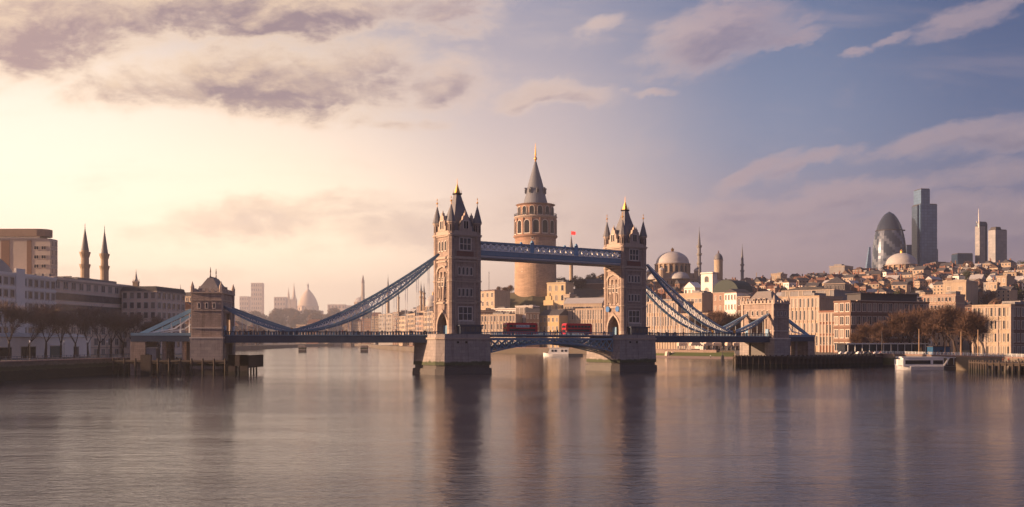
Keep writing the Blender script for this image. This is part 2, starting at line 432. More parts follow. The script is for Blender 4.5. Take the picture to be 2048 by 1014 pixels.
def water():
    m = bpy.data.materials.new('river water'); m.use_nodes = True; nt = m.node_tree; b = nt.nodes['Principled BSDF']
    tc = nt.nodes.new('ShaderNodeTexCoord'); o = E(nt, tc.outputs['Object']); x, y, z = sep(nt, o)
    big = noise(nt, combine(nt, x * .004, y * .010, 0.0), 1.0, 3)
    c = mixc(nt, big, (.034, .032, .044), (.048, .044, .056))
    nt.links.new(c.k, b.inputs['Base Color'])
    b.inputs['IOR'].default_value = 1.333; b.inputs['Specular Tint'].default_value = (.95, .93, 1.0, 1); b.inputs['Specular IOR Level'].default_value = .5
    n1 = noise(nt, combine(nt, x * .35, y * .8, 0.0), 1.0, 4, .6, .3)
    n2 = noise(nt, combine(nt, x * .06, y * .16, 0.3), 1.0, 3, .5, .4)
    n3 = noise(nt, combine(nt, x * 1.6, y * 3.2, 0.6), 1.0, 3, .55)
    patch = noise(nt, combine(nt, x * .006, y * .02, 0.9), 1.0, 3).smooth(.35, .65)
    b.inputs['Roughness'].default_value = .10
    h = n1 * .62 + n2 * 1.0 + n3 * .22
    h = h * (patch * .7 + .5)
    bn = nt.nodes.new('ShaderNodeBump'); bn.inputs['Strength'].default_value = 1.0; bn.inputs['Distance'].default_value = .17
    nt.links.new(h.k, bn.inputs['Height']); nt.links.new(bn.outputs[0], b.inputs['Normal'])
    w = MB(); w.add([(-10300, -600, 0), (10300, -600, 0), (10300, 10300, 0), (-10300, 10300, 0)], [(0, 1, 2, 3)], m)
    tag(w.build('river'), 'calm mauve river water', None, None, 'structure')
water()

# ------------------------------------------------------------------ the bridge
TH = R(35.2)
bridge = thing('suspension_bridge', 'blue and stone suspension bridge with two pinnacled towers, high walkways and chains across the river', 'bridge', (0, 0, 0))
PT = 14.5     # pier top
def tower_parts():
    root = None
    b = MB()
    hx, hy = 6.1, 5.35
    # lower storey with the road arch going through along x
    b.box(-hx, hx, -hy, -3.5, PT, 24, m_stone); b.box(-hx, hx, 3.5, hy, PT, 24, m_stone)
    b.box(-hx, hx, -hy, hy, 24, 50, m_stone)
    # pointed arch spandrels at both ends (profile in y,z)
    inn = arch_pts(7.0, 8.0, 6, True)
    for sx in (-1, 1):
        x0, x1 = (hx - 1.6, hx) if sx > 0 else (-hx, -hx + 1.6)
        for k in range(len(inn) - 1):
            (a, za), (c, zc) = inn[k], inn[k+1]
            if abs(a - c) < 1e-6: continue
            for xx in (x0, x1):
                b.add([(xx, a, PT + za), (xx, c, PT + zc), (xx, c, 24), (xx, a, 24)], [(0, 1, 2, 3)], m_stone)
            b.add([(x0, a, PT + za), (x0, c, PT + zc), (x1, c, PT + zc), (x1, a, PT + za)], [(0, 1, 2, 3)], m_stone)
    # string courses and cornices
    for z, h, p in ((PT, 1.0, .35), (25.4, .7, .4), (26.6, .35, .25), (33.2, .55, .35), (34.2, .3, .2), (40.4, .55, .4), (41.6, .8, .45), (49.6, .5, .5), (50.1, .45, .75)):
        if z > PT: b.box(-hx - p, hx + p, -hy - p, hy + p, z, z + h, m_stone2)
        else:
            b.box(-hx - p, hx + p, -hy - p, -3.6, z, z + h, m_stone2); b.box(-hx - p, hx + p, 3.6, hy + p, z, z + h, m_stone2)
    # pierced parapet: merlons
    for sx in (-1, 1):
        b.box(-hx, hx, sx*(hy + .15) - .25, sx*(hy + .15) + .25, 50.55, 51.7, m_stone2)
        b.box(sx*(hx + .15) - .25, sx*(hx + .15) + .25, -hy + .1, hy - .1, 50.55, 51.7, m_stone2)
    # panel of dark red carved stone on the river faces
    for sy in (-1, 1):
        b.box(-3.6, 3.6, sy*(hy + .06) - .06, sy*(hy + .06) + .06, 42.6, 44.4, M('red carved panel', (.20, .10, .085), .9, .45, 2.2, .4))
        for z0 in (15.7, 27.2, 35.0):   # shallow pilasters
            for xx in (-4.1, 4.1): b.box(xx - .28, xx + .28, sy*(hy + .1) - .12, sy*(hy + .1) + .12, z0, z0 + (9.6 if z0 < 20 else 5.9 if z0 < 30 else 5.3), m_stone2)
    # end faces: tall niche frames with statues between shafts
    for sx in (-1, 1):
        for yy in (-3.5, -1.25, 1.25, 3.5):
            b.T = Matrix.Translation((sx*(hx + .2), yy, 0)); b.ngon(0, 0, .32, 8, 27.0, 36.4, m_stone2); b.ngon(0, 0, .45, 8, 26.6, 27.1, m_stone2); b.ngon(0, 0, .5, 8, 36.4, 37.0, m_stone2)
        for yy in (-2.35, 2.35):
            b.T = Matrix.Translation((sx*(hx + .25), yy, 0)); b.ngon(0, 0, .42, 8, 28.4, 30.4, m_stone2, .75); b.ngon(0, 0, .26, 8, 30.5, 31.0, m_stone2, .7); b.ngon(0, 0, .5, 6, 27.6, 28.4, m_stone2)
        b.T = Matrix.Rotation(PI/2 * sx, 4, 'Z') @ Matrix.Translation((0, -hx - .02, 37.0))
        ring_slab(b, arch_pts(9.0, 3.6, 6, False) if False else [(-4.3, 0), (-3.3, 1.7), (0, 2.6), (3.3, 1.7), (4.3, 0)], [(-3.4, 0), (-2.6, 1.1), (0, 1.8), (2.6, 1.1), (3.4, 0)], -.45, .02, m_stone2)
        # hood mould over the road arch
        b.T = Matrix.Rotation(PI/2 * sx, 4, 'Z') @ Matrix.Translation((0, -hx - .02, PT))
        ring_slab(b, arch_pts(8.6, 9.0, 6, True), arch_pts(7.0, 8.0, 6, True), -.4, .02, m_stone2)
    b.T = Matrix.Identity(4)
    P = [('bridge_tower', b)]
    # four corner turrets
    tur = MB()
    tur.ngon(0, 0, 1.5, 8, PT + .2, PT + 1.6, m_stone2, .9, PI/8); tur.ngon(0, 0, 1.3, 8, PT + 1.6, 54.6, m_stone, 1.0, PI/8)
    for z in (26, 33.4, 41.4, 49.8, 54.4): tur.ngon(0, 0, 1.62, 8, z, z + .5, m_stone2, 1, PI/8)
    for k in range(8):
        a = k*PI/4; tur.T = Matrix.Rotation(a, 4, 'Z'); tur.box(-.17, .17, -1.27, -1.19, 51.4, 53.8, m_dark)
    tur.T = Matrix.Identity(4)
    spire = MB(); spire.lathe([(1.75, 54.9), (1.35, 56.4), (.75, 58.8), (.16, 61.0)], 8, m_slate, ph=PI/8)
    fin = MB(); fin.lathe([(.14, 61.0), (.1, 61.9), (.42, 62.2), (.42, 62.4), (.1, 62.7), (.06, 63.3), (.22, 63.5), (.04, 64.1)], 6, m_gold)
    roof = MB()
    roof.lathe([(7.0, 51.2), (5.9, 53.6), (3.9, 58.2), (2.2, 62.6), (1.35, 65.4)], 4, m_slate, ph=PI/4)
    roof.lathe([(1.75, 65.4), (1.85, 65.9), (1.4, 66.0)], 4, m_dark, ph=PI/4)
    for a in range(4):        # roof ridges running out to the gables
        roof.T = Matrix.Rotation(a*PI/2, 4, 'Z')
        hh = hy if a % 2 == 0 else hx
        roof.add([(-2.0, -hh + .5, 54.2), (2.0, -hh + .5, 54.2), (0, -hh + .5, 57.4), (-2.0, -1.5, 54.2), (2.0, -1.5, 54.2), (0, -1.5, 57.4)], [(0, 1, 2), (0, 2, 5, 3), (1, 4, 5, 2)], m_slate)
    crown = MB(); crown.lathe([(1.15, 65.9), (.8, 67.3), (.36, 68.6), (.12, 69.4), (.06, 71.3)], 4, m_gold, ph=PI/4)
    for k in range(4): crown.T = Matrix.Rotation(k*PI/2 + PI/4, 4, 'Z'); crown.tube((1.5, 0, 65.9), (1.4, 0, 67.2), .14, .03, m_gold)
    gable = MB()
    gp = [(-2.6, 51.6), (2.6, 51.6), (2.6, 53.4), (2.0, 53.5), (1.9, 55.3), (1.35, 55.6), (1.1, 57.0), (.5, 57.3), (.35, 58.2), (-.35, 58.2), (-.5, 57.3), (-1.1, 57.0), (-1.35, 55.6), (-1.9, 55.3), (-2.0, 53.5), (-2.6, 53.4)]
    gable.yslab(gp, -.5, .5, m_stone2); gable.ngon(0, 0, .3, 6, 58.2, 59.2, m_stone2, .3)
    gable.box(-.95, .95, -.62, -.5, 52.6, 55.2, m_dark); gable.box(-1.2, -.95, -.7, -.5, 52.4, 55.4, m_frame); gable.box(.95, 1.2, -.7, -.5, 52.4, 55.4, m_frame)
    gable.box(-.12, .12, -.68, -.5, 52.6, 55.2, m_frame); gable.box(-1.2, 1.2, -.7, -.5, 55.2, 55.5, m_frame)
    return b, tur, spire, fin, roof, crown, gable, hx, hy
def bridge_tower(loc):
    b, tur, spire, fin, roof, crown, gable, hx, hy = tower_parts()
    t = b.build('tower', bridge, loc, TH)
    first = None
    for i, (sx, sy) in enumerate(((-1,-1), (1,-1), (1,1), (-1,1))):
        p = (sx*5.6, sy*4.85, 0)
        if first is None:
            first = [tur.build('turret', t, p), spire.build('turret_spire', t, p), fin.build('turret_finial', t, p)]
        else:
            for o in first:
                c = o.copy(); COL.objects.link(c); c.location = p; c.parent = t
    roof.build('roof', t); crown.build('gilded_crown', t)
    g = None
    for a in range(4):
        hh = hy if a % 2 == 0 else hx
        loc2 = Vector((0, -hh, 0)); loc2.rotate(Matrix.Rotation(a*PI/2, 3, 'Z'))
        if g is None: g = gable.build('gable', t, loc2, 0)
        else:
            c = g.copy(); COL.objects.link(c); c.parent = t; c.location = loc2; c.rotation_euler = (0, 0, a*PI/2)
    for face in 'fb':
        win_on(t, window_mesh(5.6, 4.6, 'rect', m_frame, m_glass, 3, 2, .34), face, 0, 19.6, hx, hy)
        for k in range(4):
            win_on(t, window_mesh(1.0, 2.6, 'rect', m_frame, m_glass, 1, 1, .24), face, -2.55 + 1.7*k, 28.2, hx, hy)
            win_on(t, window_mesh(1.0, 2.7, 'round', m_frame, m_glass, 1, 1, .26), face, -2.55 + 1.7*k, 35.9, hx, hy)
        win_on(t, window_mesh(4.6, 4.2, 'rect', m_frame, m_glass, 3, 2, .34), face, 0, 44.9, hx, hy)
    for face in 'lr':
        for k in range(3):
            win_on(t, window_mesh(.8, 3.2, 'round', m_frame, m_glass, 1, 1, .22), face, -2.1 + 2.1*k, 31.8, hx, hy)
            win_on(t, window_mesh(1.0, 3.4, 'round', m_frame, m_glass, 1, 1, .24), face, -2.1 + 2.1*k, 44.6, hx, hy)
    # ticket kiosk and balustrade against the river face
    k = MB(); k.box(-3.6, 5.6, -hy - 2.4, -hy - .4, PT + .05, PT + 2.9, m_navy)
    k.box(-4.1, 6.2, -hy - 2.9, -hy - .38, PT + 2.9, PT + 3.3, m_navy)
    for xx in (-3.2, -1.2, 1.0, 3.1): k.box(xx, xx + 1.6, -hy - 2.46, -hy - 2.38, PT + .9, PT + 2.6, m_glass_w)
    k.build('kiosk', t)
    bl = MB()
    for i in range(13): bl.box(-3.4 + .55*i, -3.15 + .55*i, -hy - .62, -hy - .42, PT + 3.45, PT + 4.5, m_frame)
    bl.box(-3.6, 3.6, -hy - .7, -hy - .38, PT + 4.5, PT + 4.75, m_frame); bl.build('balustrade', t)
    # blue gates and lantern inside the arch
    for sx in (-1, 1):
        for a, c in ((-3.45, -1.1), (1.1, 3.45)): g = MB(); g.box(sx*(hx - 2.4) - .1, sx*(hx - 2.4) + .1, a, c, PT + .1, PT + 3.2, m_ltblue); g.build('gate', t)
    return t
LT = (-20.0, 374.0, 0.0); RT = (46.5, 421.0, 0.0)
tower_a = bridge_tower(LT)
tower_b = None
def dup_part(o, loc, rz):
    c = o.copy(); COL.objects.link(c); c.parent = bridge; c.location = loc; c.rotation_euler = (0, 0, rz)
    for ch in [k for k in COL.objects if k.parent is o]:
        e = ch.copy(); COL.objects.link(e); e.parent = c
    return c
tower_b = dup_part(tower_a, RT, TH)
# crests over the arch of the right-hand tower
for yy in (-3.0, 3.0):
    cr = MB(); cr.T = Matrix.Translation((-6.75, yy, 25.0)) @ Matrix.Rotation(PI/2, 4, 'Y'); cr.ngon(0, 0, 1.2, 10, -.2, .2, M('deep blue enamel', (.03, .16, .42), .4), .85); cr.build('crest', tower_b)

# piers
def pier(loc):
    b = MB()
    # plan: blunt nose towards each side of the river
    pl = [(-13, -6.5), (-11.0, -9.3), (8.2, -9.3), (10, -6.5), (10, 8.5), (8.2, 11), (-11.0, 11), (-13, 8.5)]
    b.prism([(x*1.03 - .0, y*1.03) for x, y in pl], 3.4, 12.6, m_pier, top=pl)
    b.prism([(x*1.035 + .05, y*1.035) for x, y in pl], 12.6, 13.2, m_stone2); b.prism([(x*1.0, y*1.0) for x, y in pl], 13.2, PT, m_pier)
    for xx in (-6, -2.5): b.box(xx, xx + .8, -9.6, -9.3, 11.2, 11.9, m_dark)
    p = b.build('pier', bridge, loc, TH)
    f = MB(); f.prism([(x*1.07, y*1.09) for x, y in pl], -4, 2.2, m_foot, top=[(x*1.04, y*1.05) for x, y in pl])
    f.prism([(x*.99, y*.98) for x, y in pl], 2.2, 3.4, m_foot)
    f.build('footing', p)
    return p
pier_a = pier(LT); pier_b = dup_part(pier_a, RT, TH)

# high level walkways
def walkway(y0, y1):
    b = MB(); L0, L1 = 6.2, 81.43 - 6.2
    b.box(L0, L1, y0, y1, 42.4, 42.9, M('walkway soffit', (.30, .30, .31), .7)); b.box(L0, L1, y0 + .2, y1 - .2, 42.9, 43.3, m_white)
    b.box(L0, L1, y0 - .15, y1 + .15, 43.3, 45.1, m_blue)
    b.box(L0, L1, y0, y1, 47.7, 48.5, m_blue)
    b.box(L0, L1, y0 - .3, y1 + .3, 45.1, 45.35, m_white)
    w = b.build('walkway', bridge, LT, TH)
    t = MB(); n = 26; s = (L1 - L0) / n
    for yy in (y0 + .12, y1 - .12):
        for i in range(n):
            xa = L0 + s*i
            t.bar((xa, yy, 45.35), (xa + s, yy, 47.7), .2, .36, m_white); t.bar((xa, yy + .02, 47.7), (xa + s, yy + .02, 45.35), .2, .36, m_white)
            t.box(xa - .12, xa + .12, yy - .16, yy + .16, 45.3, 47.75, m_ltblue if i % 6 == 0 else m_white)
            t.ngon(0, 0, .01, 3, 0, .01, m_white) if False else None
            t.box(xa + s*.5 - .6, xa + s*.5 + .6, yy - .14, yy + .14, 46.0, 47.1, m_white)
    t.build('lattice', w)
    for i in (9, 17):
        c = MB(); xx = L0 + s*i
        c.box(xx - .9, xx + .9, y0 - .35, y0 - .15, 45.2, 49.0, m_ltblue); c.ngon(xx, y0 - .25, .8, 8, 49.0, 49.9, m_ltblue, .4); c.build('crest_post', w)
    return w
walkway(-5.0, -2.2); walkway(2.2, 5.0)

# bascule span
def bascule():
    L0, L1 = 10.0, 81.43 - 13.0; mid = (L0 + L1) / 2
    for a, c in ((L0, mid - .1), (L1, mid + .1)):
        b = MB(); x0, x1 = min(a, c), max(a, c)
        b.box(x0, x1, -7.4, 7.4, 13.5, 14.0, m_navy); b.box(x0, x1, -5.6, 5.6, 14.0, 14.15, m_road)
        for sy in (-1, 1): b.box(x0, x1, sy*6.5 - .9, sy*6.5 + .9, 14.0, 14.3, M('footway paving', (.22, .2, .19), .9))
        leaf = b.build('bascule_leaf', bridge, LT, TH)
        g = MB(); n = 9
        for yy in (-7.2, -2.4, 2.4, 7.2):
            pts = []
            for i in range(n + 1):
                t = i / n; x = a + (c - a)*t; zl = 7.9 + 3.2*(1 - (1 - t)**2); pts.append((x, zl))
            for i in range(n):
                (xa, za), (xb, zb) = pts[i], pts[i+1]
                g.bar((xa, yy, za), (xb, yy, zb), .5, .5, m_blue); g.bar((xa, yy, 12.7), (xb, yy, 12.7), .5, .9, m_blue)
                g.bar((xa, yy, za), (xb, yy, 12.3), .26, .26, m_ltblue); g.bar((xa, yy, 12.3), (xb, yy, zb), .26, .26, m_ltblue)
                g.bar((xa, yy, za), (xa, yy, 12.3), .24, .24, m_blue)
        g.build('arched_girder', leaf)
        r = MB()
        for yy in (-7.35, 7.35):
            r.box(x0, x1, yy - .12, yy + .12, 15.2, 15.45, m_blue); r.box(x0, x1, yy - .1, yy + .1, 14.0, 14.3, m_blue)
            k = int((x1 - x0) / .8)
            for i in range(k): xx = x0 + (x1 - x0)*(i + .5)/k; r.box(xx - .14, xx + .14, yy - .06, yy + .06, 14.3, 15.2, m_ltblue if i % 3 else m_blue)
        r.build('railing', leaf)
bascule()

# suspended side spans: local x runs out from the tower (0) to the abutment (88)
SPAN = 88.0; LOWX = 59.0
def chain_pts(kind, n=26):
    out = []
    for i in range(n + 1):
        t = i / n; x = 6.4 + (LOWX - 6.4) * (1 - t)     # t=1 at the tower
        z = 15.9 + (43.2 - 15.9) * t ** (1.36 if kind == 'u' else 1.95)
        if kind == 'l': z -= .5 * (1 - t)
        out.append((x, z))
    return out
def short_pts(kind, n=12):
    out = []
    for i in range(n + 1):
        t = i / n; x = LOWX + (SPAN - 5.0 - LOWX) * t
        z = 15.9 + (24.2 - 15.9) * t ** (1.15 if kind == 'u' else 1.75)
        if kind == 'l': z -= .5 * (1 - t)
        out.append((x, z))
    return out
def side_span(loc, rz):
    b = MB(); X0, X1 = 6.2, SPAN - 4.6
    b.box(X0, X1, -7.0, 7.0, 13.2, 13.9, m_navy); b.box(X0, X1, -5.4, 5.4, 13.9, 14.05, m_road)
    for sy in (-1, 1):
        b.box(X0, X1, sy*7.2 - .3, sy*7.2 + .3, 11.4, 13.95, m_navy); b.box(X0, X1, sy*7.2 - .45, sy*7.2 + .45, 13.95, 14.2, m_blue)
        b.box(X0, X1, sy*6.2 - .7, sy*6.2 + .7, 13.9, 14.2, MATS['footway paving'])
    n = int((X1 - X0) / 5)
    for i in range(n + 1): x = X0 + (X1 - X0)*i/n; b.box(x - .2, x + .2, -6.9, 6.9, 11.9, 13.2, m_navy)
    d = b.build('side_span_deck', bridge, loc, rz)
    r = MB()
    for yy in (-7.2, 7.2):
        r.box(X0, X1, yy - .12, yy + .12, 15.2, 15.42, m_navy)
        k = int((X1 - X0) / 1.0)
        for i in range(k): x = X0 + (X1 - X0)*(i + .5)/k; r.box(x - .2, x + .2, yy - .07, yy + .07, 14.2, 15.2, m_blue if i % 2 else m_navy)
        for i in range(0, k, 5): x = X0 + (X1 - X0)*(i + .5)/k; r.box(x - .28, x + .28, yy - .2, yy + .2, 14.2, 15.75, m_navy)
    r.build('railing', d)
    for yy in (-6.3, 6.3):
        c = MB()
        for pf in (chain_pts, short_pts):
            up, lo = pf('u'), pf('l')
            for pts, mm, h in ((up, m_blue, .85), (lo, m_blue, .65)):
                for (xa, za), (xb, zb) in zip(pts, pts[1:]): c.bar((xa, yy, za), (xb, yy, zb), .95, h, mm)
            for (xa, za), (xb, zb) in zip(up, up[1:]): c.bar((xa, yy - .5 if yy < 0 else yy - .5, za - .05), (xb, yy - .5, zb - .05), .06, .3, m_white)
        ch = c.build('chain', bridge, loc, rz)
        for pf, st in ((chain_pts, 26), (short_pts, 12)):
            w = MB()
            up, lo = pf('u', st), pf('l', st)
            for i in range(len(up) - 1):
                (xa, za), (xb, zb) = up[i], up[i+1]; (_, la), (_, lb) = lo[i], lo[i+1]
                if za - la > .9 or zb - lb > .9:
                    w.bar((xa, yy, za), (xb, yy, lb), .2, .24, m_white); w.bar((xa, yy, la), (xb, yy, zb), .2, .24, m_white); w.bar((xa, yy, la), (xa, yy, za), .24, .24, m_white)
                if i % 2 == 0 and la > 15.6: MB().tube((xa, yy, 14.0), (xa, yy, la), .09, .09, m_white, 5).build('hanger_rod', ch)
        
            w.build('web_bracing', ch)
        pin = MB(); pin.T = Matrix.Translation((LOWX, yy - .7, 16.1)) @ Matrix.Rotation(PI/2, 4, 'X'); pin.ngon(0, 0, .7, 12, -.1, .25, m_gold)
        pin.T = Matrix.Identity(4); pin.box(LOWX - .5, LOWX + .5, yy - .5, yy + .5, 13.9, 15.5, m_navy); pin.build('chain_pin', ch)
    # land tie from the abutment tower down to its anchorage
    for yy in (-6.3, 6.3):
        c = MB(); a0 = (SPAN + 5.0, yy, 23.4); a1 = (SPAN + 24, yy, 14.3)
        c.bar(a0, a1, 1.0, 1.3, m_ltblue); l0 = (SPAN + 5, yy, 21.3); lm = (SPAN + 12, yy, 16.4)
        c.bar(l0, lm, .5, .4, m_white); c.bar(lm, a1, .5, .4, m_white)
        for k in range(5):
            t = (k + .6) / 6; x = SPAN + 5 + 19*t; c.tube((x, yy, 14.2), (x, yy, 23.4 - 9.1*t), .14, .14, m_white)
        c.build('land_tie', bridge, loc, rz)
    # approach
    a = MB(); a.box(SPAN + 4.4, SPAN + 27, -7.0, 7.0, 13.0, 13.9, m_navy); a.box(SPAN + 4.4, SPAN + 27, -5.4, 5.4, 13.9, 14.05, m_road)
    for sy in (-1, 1): a.box(SPAN + 4.4, SPAN + 27, sy*7.2 - .3, sy*7.2 + .3, 11.8, 13.9, m_navy); a.box(SPAN + 4.4, SPAN + 27, sy*7.2 - .4, sy*7.2 + .4, 13.9, 14.9, m_blue)
    for xx in (9, 16): 
        for yy in (-5, 0, 5): a.ngon(SPAN + xx, yy, .8, 8, 0, 13, m_stone)
    a.box(SPAN + 22, SPAN + 27.2, -7.4, 7.4, 0, 11.8, m_stone)
    a.build('approach', bridge, loc, rz)
def abutment(loc, rz):
    """gatehouse tower over the roadway; long side across the road (y)"""
    b = MB(); hx, hy = 5.1, 9.5
    b.box(-hx - .6, hx + .6, -hy - .6, -4.6, -3, 13.0, m_pier); b.box(-hx - .6, hx + .6, 4.6, hy + .6, -3, 13.0, m_pier); b.box(-hx + .3, hx - .3, -4.6, 4.6, -3, 11.0, m_foot)
    b.box(-hx, hx, -hy, -5.0, 13, 22, m_stone); b.box(-hx, hx, 5.0, hy, 13, 22, m_stone); b.box(-hx, hx, -hy, hy, 22, 29.2, m_stone)
    for z, h, p in ((12.9, .5, .75), (16.4, .35, .3), (22.6, .4, .25), (26.2, .35, .25), (28.8, .5, .5)):
        if z < 22:
            b.box(-hx - p, hx + p, -hy - p, -5.05, z, z + h, m_frame); b.box(-hx - p, hx + p, 5.05, hy + p, z, z + h, m_frame)
        else: b.box(-hx - p, hx + p, -hy - p, hy + p, z, z + h, m_stone2)
    n = 9
    for i in range(n):
        y = -hy + (2*hy)*(i + .5)/n
        for sx in (-1, 1): b.box(sx*hx - .25, sx*hx + .25, y - .6, y + .6, 29.3, 30.5, m_stone2)
    for i in range(5):
        x = -hx + 2*hx*(i + .5)/5
        for sy in (-1, 1): b.box(x - .55, x + .55, sy*hy - .25, sy*hy + .25, 29.3, 30.5, m_stone2)
    for sx in (-1, 1):
        for yy in (-4.6, 4.6): b.ngon(sx*hx, yy, .6, 8, 13.3, 21.9, m_stone2)
        for (sy) in (-1, 1): b.box(sx*(hx + .1) - .3, sx*(hx + .1) + .3, sy*hy*.93 - .6, sy*hy*.93 + .6, 13.4, 29, m_stone2)
    for sx in (-1, 1):
        for sy in (-1, 1): b.ngon(sx*(hx - .1), sy*(hy - .1), .7, 6, 29.3, 31.0, m_stone2); b.ngon(sx*(hx - .1), sy*(hy - .1), .75, 6, 31.0, 33.0, m_stone2, .1)
    t = b.build('abutment_tower', bridge, loc, rz)
    r = MB()
    base = [(-4.4, -8.6), (4.4, -8.6), (4.4, 8.6), (-4.4, 8.6)]
    midp = [(-2.6, -5.9), (2.6, -5.9), (2.6, 5.9), (-2.6, 5.9)]; topp = [(-.9, -4.3), (.9, -4.3), (.9, 4.3), (-.9, 4.3)]
    mr = M('pale slate roof', (.23, .20, .19), .8, .2, 1.0, .2)
    r.prism(base, 29.3, 32.0, mr, top=midp); r.prism(midp, 32.0, 34.6, mr, top=topp); r.box(-.35, .35, -4.4, 4.4, 34.6, 35.0, m_slate)
    for yy in (-3.0, 0, 3.0):
        for sx in (-1, 1):
            r.box(sx*3.7 - .5, sx*3.7 + .5, yy - .7, yy + .7, 29.4, 31.6, m_stone2); r.box(sx*4.25 - .03, sx*4.25 + .03, yy - .42, yy + .42, 29.8, 31.3, m_dark)
    r.build('roof', t)
    f = MB(); f.lathe([(.22, 35), (.12, 36.4), (.25, 36.6), (.06, 38.4)], 6, M('dark finial', (.12, .06, .05), .6)); f1 = f.build('finial', t, (0, -4.1, 0)); c = f1.copy(); COL.objects.link(c); c.parent = t; c.location = (0, 4.1, 0)
    for face in 'lr':
        for k in range(5): win_on(t, window_mesh(.9, 2.0, 'rect', m_frame, m_glass, 1, 1, .2), face, -5.6 + 2.8*k, 23.7, hx, hy)
    for face in 'fb':
        for k in range(3): win_on(t, window_mesh(.7, 1.7, 'rect', m_frame, m_glass, 1, 1, .2), face, -2.6 + 2.6*k, 23.6, hx, hy)
    g = MB()
    for sx in (-1, 1):
        for sy in (-1, 1): g.box(sx*(hx + .55) - .25, sx*(hx + .55) + .25, sy*5.9 - .8, sy*5.9 + .8, 13.6, 17.4, m_ltblue)
    g.build('blue_box', t)
    return t
LR = math.atan2(370 - 374 + 0.0, -107 + 20)
RR = R(36.8)
side_span(LT, LR); side_span(RT, RR)
LA = (LT[0] + SPAN*math.cos(LR), LT[1] + SPAN*math.sin(LR), 0); RA = (RT[0] + SPAN*math.cos(RR), RT[1] + SPAN*math.sin(RR), 0)
abutment(LA, LR); abutment(RA, RR)

# ------------------------------------------------------------------ buildings
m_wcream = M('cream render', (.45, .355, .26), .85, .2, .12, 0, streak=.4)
m_wwarm = M('warm limestone', (.42, .32, .23), .85, .2, .12, .15, streak=.4)
m_wbrick = M('brown brick', (.20, .125, .095), .9, .25, .2, .2, brick=(.9, .35))
m_wred = M('red brick', (.27, .135, .095), .9, .25, .2, .2, brick=(.9, .35))
m_wgrey = M('grey concrete', (.27, .255, .25), .85, .15, .12, 0, streak=.4)
m_wwhite = M('white render', (.82, .77, .71), .8, .1, .15, 0)
m_wpink = M('pink plaster', (.36, .24, .185), .85, .18, .15, 0, streak=.4)
m_wdark = M('dark cladding', (.06, .055, .06), .6, .2, .2, 0)
m_tile = M('red clay tiles', (.155, .078, .056), .85, .3, .5, .3)
m_roofd = M('dark roof felt', (.075, .07, .075), .9, .3, .3, 0)
m_lead = M('lead roofing', (.42, .40, .39), .55, .12, .3, .05)
m_glass_l = M('blind in window', (.26, .22, .18), .5, .4, .5)
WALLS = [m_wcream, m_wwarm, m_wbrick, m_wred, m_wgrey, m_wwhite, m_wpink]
def roof_on(kind, w, d, z, mat, h=None, wall=None):
    b = MB(); a, c = w/2 + .4, d/2 + .4
    if kind == 'flat':
        b.box(-a, a, -c, -c + .7, z, z + 1.0, wall or mat); b.box(-a, a, c - .7, c, z, z + 1.0, wall or mat)
        b.box(-a, -a + .7, -c + .7, c - .7, z, z + 1.0, wall or mat); b.box(a - .7, a, -c + .7, c - .7, z, z + 1.0, wall or mat)
        b.box(-a + .7, a - .7, -c + .7, c - .7, z, z + .15, mat)
    elif kind == 'hip':
        h = h or min(w, d) * .32; i = min(a, c)
        top = [(-a + i, -c + i), (a - i, -c + i), (a - i, c - i), (-a + i, c - i)]
        top = [(x + (.01 if x > 0 else -.01) * 3, y + (.02 if k in (2, 3) else -.02)) for k, (x, y) in enumerate(top)]
        b.prism([(-a, -c), (a, -c), (a, c), (-a, c)], z, z + h, mat, top=top)
    elif kind == 'gable':
        h = h or d * .35
        b.add([(-a, -c, z), (a, -c, z), (a, c, z), (-a, c, z), (-a, 0, z + h), (a, 0, z + h)], [(0, 1, 5, 4), (2, 3, 4, 5), (1, 2, 5), (3, 0, 4), (3, 2, 1, 0)], mat)
    elif kind == 'gablex':
        h = h or w * .35
        b.add([(-a, -c, z), (a, -c, z), (a, c, z), (-a, c, z), (0, -c, z + h), (0, c, z + h)], [(0, 1, 4), (2, 3, 5), (1, 2, 5, 4), (3, 0, 4, 5), (3, 2, 1, 0)], mat)
    elif kind == 'mansard':
        h = h or 4
        b.prism([(-a, -c), (a, -c), (a, c), (-a, c)], z, z + h, mat, top=[(-a + h*.4, -c + h*.4), (a - h*.4, -c + h*.4), (a - h*.4, c - h*.4), (-a + h*.4, c - h*.4)])
    elif kind == 'barrel':   # vault running along x
        h = h or d * .4; n = 12; pr = [(c*math.cos(PI*i/n), z + h*math.sin(PI*i/n)) for i in range(n + 1)]
        b.T = Matrix.Rotation(PI/2, 4, 'Z'); b.yslab([(x, zz) for x, zz in pr], -a, a, mat); b.T = Matrix.Identity(4)
    elif kind == 'barrelx':
        h = h or w * .4; n = 12; b.yslab([(a*math.cos(PI*i/n), z + h*math.sin(PI*i/n)) for i in range(n + 1)], -c, c, mat)
    return b
